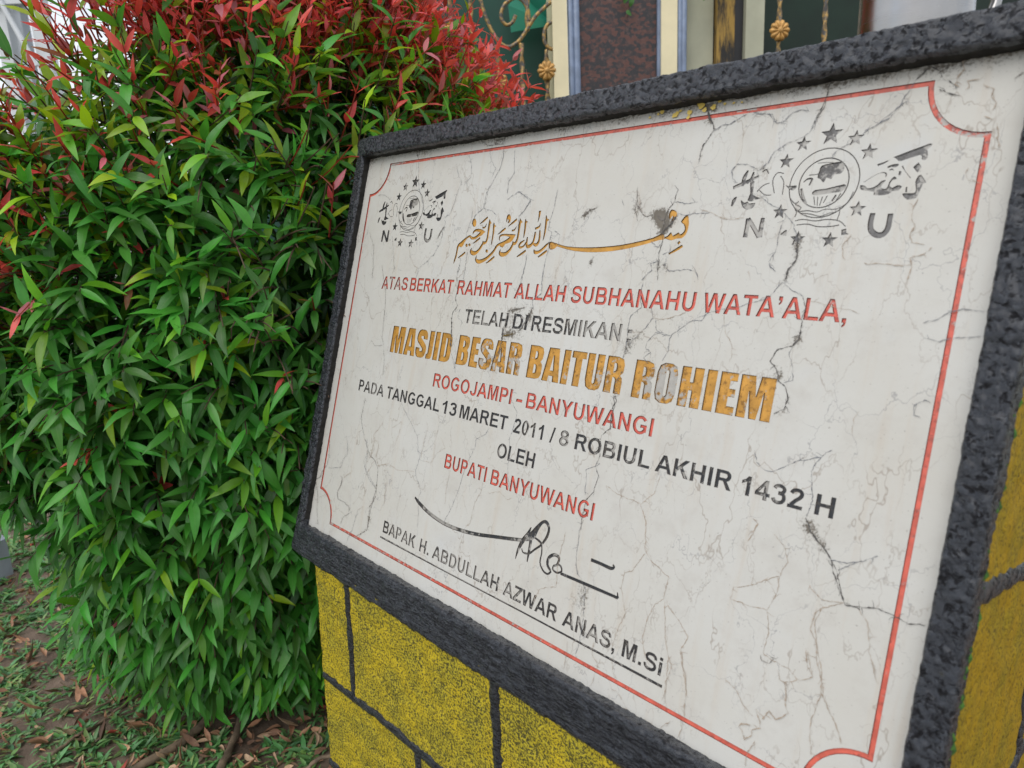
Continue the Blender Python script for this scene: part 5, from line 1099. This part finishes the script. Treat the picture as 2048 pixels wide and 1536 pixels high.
# ------------------------------------------------------------------ ground, grass and litter
def ground_mat():
    k = NT('damp_soil'); n = k.noise(9, 6, .6); f = k.noise(70, 5, .7); g = k.noise(1.1, 4, .6, vec=k.mapping(loc=(2, 1, 0)))
    c = k.mix(k.smooth(n, .35, .65), (0.10, 0.068, 0.048), (0.175, 0.125, 0.09)); c = k.mix(k.math('MULTIPLY', k.smooth(f, .55, .7), .5), c, (.27, .20, .15))
    x = k.xyz(); far = k.smooth(k.math('SQRT', k.math('ADD', k.math('MULTIPLY', x[0], x[0]), k.math('MULTIPLY', x[1], x[1]))), 2.2, 4.0)
    c = k.mix(far, c, k.mix(k.smooth(g, .35, .65), (.10, .105, .05), (.17, .16, .13)))
    k.p(Base_Color=c, Roughness=.85); k.bump(k.math('ADD', n, f), .7, .006); return k.m
M_SOIL = ground_mat()
def gz(x, y): return 0.018 * fbm(x * 2.1, y * 2.1, .3, 3) + 0.007 * fbm(x * 13, y * 13, .7, 3) - .006
def build_ground():
    mb = MB(); n = 150; x0, x1, y0, y1 = -2.6, 1.4, -1.6, 2.0
    sheet(mb, lambda a, b: (x0 + a * (x1-x0), y0 + b * (y1-y0), gz(x0 + a * (x1-x0), y0 + b * (y1-y0)) * min(1, 8 * min(a, 1-a, b, 1-b))), n, n)
    v = []; R = [(x0, y0), (x1, y0), (x1, y1), (x0, y1)]; F = [(-600, -600), (600, -600), (600, 600), (-600, 600)]
    b = len(mb.v); mb.add([(x, y, 0) for x, y in R] + [(x, y, 0) for x, y in F], [(0, 4, 5, 1), (1, 5, 6, 2), (2, 6, 7, 3), (3, 7, 4, 0)])
    mb.build('ground', M_SOIL, None, smooth=True, kind='structure')
    rng = np.random.default_rng(21); B = []; D = []; N = []; L = []; W = []; CU = []; FO = []; CC = []
    tufts = 0
    while tufts < 7000:
        x = rng.uniform(-2.4, .10); y = rng.uniform(-.95, 1.3)
        dens = fbm(x * 3.2 + 4, y * 3.2, 0, 3) + .60 - .50 * math.exp(-((x + .55)**2 + (y - .12)**2) / .10)
        if rng.random() > dens + .15: continue
        if x > .0 and y > -.06: continue
        tufts += 1; z = gz(x, y); s = rng.uniform(.6, 1.15)
        for q in range(int(rng.integers(6, 12))):
            a = rng.uniform(0, 2*math.pi); el = rng.uniform(.25, 1.15); B.append((x + rng.normal(0, .007), y + rng.normal(0, .007), z)); D.append((math.cos(a), math.sin(a), el)); N.append((-math.cos(a)*el + rng.normal(0, .15), -math.sin(a)*el + rng.normal(0, .15), 1)); l = rng.uniform(.016, .036) * s; L.append(l); W.append(rng.uniform(.0065, .0105) * s); CU.append(rng.uniform(.1, .6)); FO.append(rng.uniform(.1, .5))
            c = np.array([.15, .34, .125]) if rng.random() < .72 else (np.array([.25, .40, .13]) if rng.random() < .7 else np.array([.25, .17, .09])); CC.append(np.clip(c * rng.normal(1, .2) * rng.uniform(.85, 1.15, 3), .01, .5))
    A = lambda x: np.array(x, float)
    leaf_mesh('grass', A(B), A(D), A(N), A(L), A(W), A(CU), A(FO), A(CC), None, M_LEAF, nst=5, label='short broad bladed grass in patches on bare soil', cat='grass', kind='stuff')
    B = []; D = []; N = []; L = []; W = []; CU = []; FO = []; CC = []; k = 0
    while k < 3000:
        x = rng.uniform(-2.0, .10); y = rng.uniform(-.9, 1.0); w_ = .26 + .8 * math.exp(-((x + .38)**2 + (y - .02)**2) / .12) + .25 * fbm(x*4, y*4, 3, 2)
        if rng.random() > w_ or (x > 0 and y > -.06): continue
        k += 1; a = rng.uniform(0, 2*math.pi); l = rng.uniform(.012, .040); B.append((x, y, gz(x, y) + rng.uniform(.002, .014))); D.append((math.cos(a), math.sin(a), rng.normal(.05, .28))); N.append(rng.normal(0, .55, 3) + (0, 0, .8)); L.append(l); W.append(l * rng.uniform(.24, .46)); CU.append(rng.normal(0, .9)); FO.append(rng.uniform(-.2, 2.0))
        c = [(.44, .23, .13), (.32, .16, .09), (.52, .35, .22), (.20, .11, .07), (.42, .07, .05)][int(rng.choice(5, p=[.36, .27, .20, .14, .03]))]; CC.append(np.clip(np.array(c) * rng.normal(1, .2), .02, .6))
    leaf_mesh('fallen_leaves', A(B), A(D), A(N), A(L), A(W), A(CU), A(FO), A(CC), None, M_DRY, nst=5, label='scattered curled dry brown leaves on the soil and grass', cat='leaf litter', kind='stuff')
def dry_mat():
    k = NT('dry_leaf'); ca = k.t.nodes.new('ShaderNodeAttribute'); ca.attribute_name = 'leaf_colour'; n = k.noise(80, 4)
    k.p(Base_Color=k.mix(k.math('MULTIPLY', k.smooth(n, .45, .7), .6), ca.outputs['Color'], k.mix(1.0, ca.outputs['Color'], (.45, .4, .35), 'MULTIPLY')), Roughness=.7); k.bump(n, .4, .002); return k.m
M_DRY = dry_mat()
M_ROOT = simple('bare_root', (0.16, 0.115, 0.075), 0.8, var=.4, scale=45, bump=.6, bscale=120)
build_ground()
def stick(label, pts, r0, r1, lift=0.008):
    P = catmull(np.array([(*q, 0.0)[:3] for q in pts], float), 8, False); n = len(P); m = MB()
    m.tube([(x + .003 * fbm(i*.5, 1, x*9, 2), y + .003 * fbm(i*.5, 7, y*9, 2), max(gz(x, y), -.01) + lift * (.5 + .5 * math.sin(i * .35)) + (p[2] if len(p) > 2 else 0)) for i, p in enumerate(P) for x, y in [(p[0], p[1])]], [r0 + (r1-r0) * i / (n-1) * 1.0 + .0012 * fbm(i*.4, 3, r0*900, 2) for i in range(n)], 8)
    o = m.build('fallen_branch', M_ROOT, None, smooth=True); tagp(o, label, 'branch', 'bare branches lying on the ground'); return o
def tagp(o, label, cat, group=None):
    o['label'] = label; o['category'] = cat
    if group: o['group'] = group
stick('thickest bare branch lying under the front of the shrub', [(-.56, .10, .05), (-.49, -.01, .03), (-.445, -.12, .01), (-.424, -.227, 0), (-.40, -.34, 0)], .0095, .0085)
stick('straight bare branch beside the yellow pedestal, right of the thickest one', [(-.47, .07, .06), (-.426, .004, .03), (-.349, -.068, .01), (-.304, -.109, 0), (-.22, -.19, 0)], .0085, .0075)
stick('long pale crooked branch crossing the grass under the shrub hem', [(-.66, .06, .01), (-.70, -.02), (-.749, -.072), (-.711, -.142), (-.728, -.22), (-.72, -.31)], .0065, .0035)
stick('thin pale stick running over grass nearest the left lower corner', [(-.67, -.14), (-.659, -.177), (-.63, -.238), (-.593, -.306), (-.563, -.362), (-.53, -.44)], .0042, .0035)
stick('short thin stick lying beside the long crooked branch', [(-.67, .0), (-.705, -.078), (-.700, -.153), (-.680, -.235)], .004, .0025)
stick('slim twig standing out of the litter against the pedestal', [(-.13, .05, .05), (-.165, .015, .03), (-.19, -.03, .0), (-.21, -.09, .0)], .0042, .003)
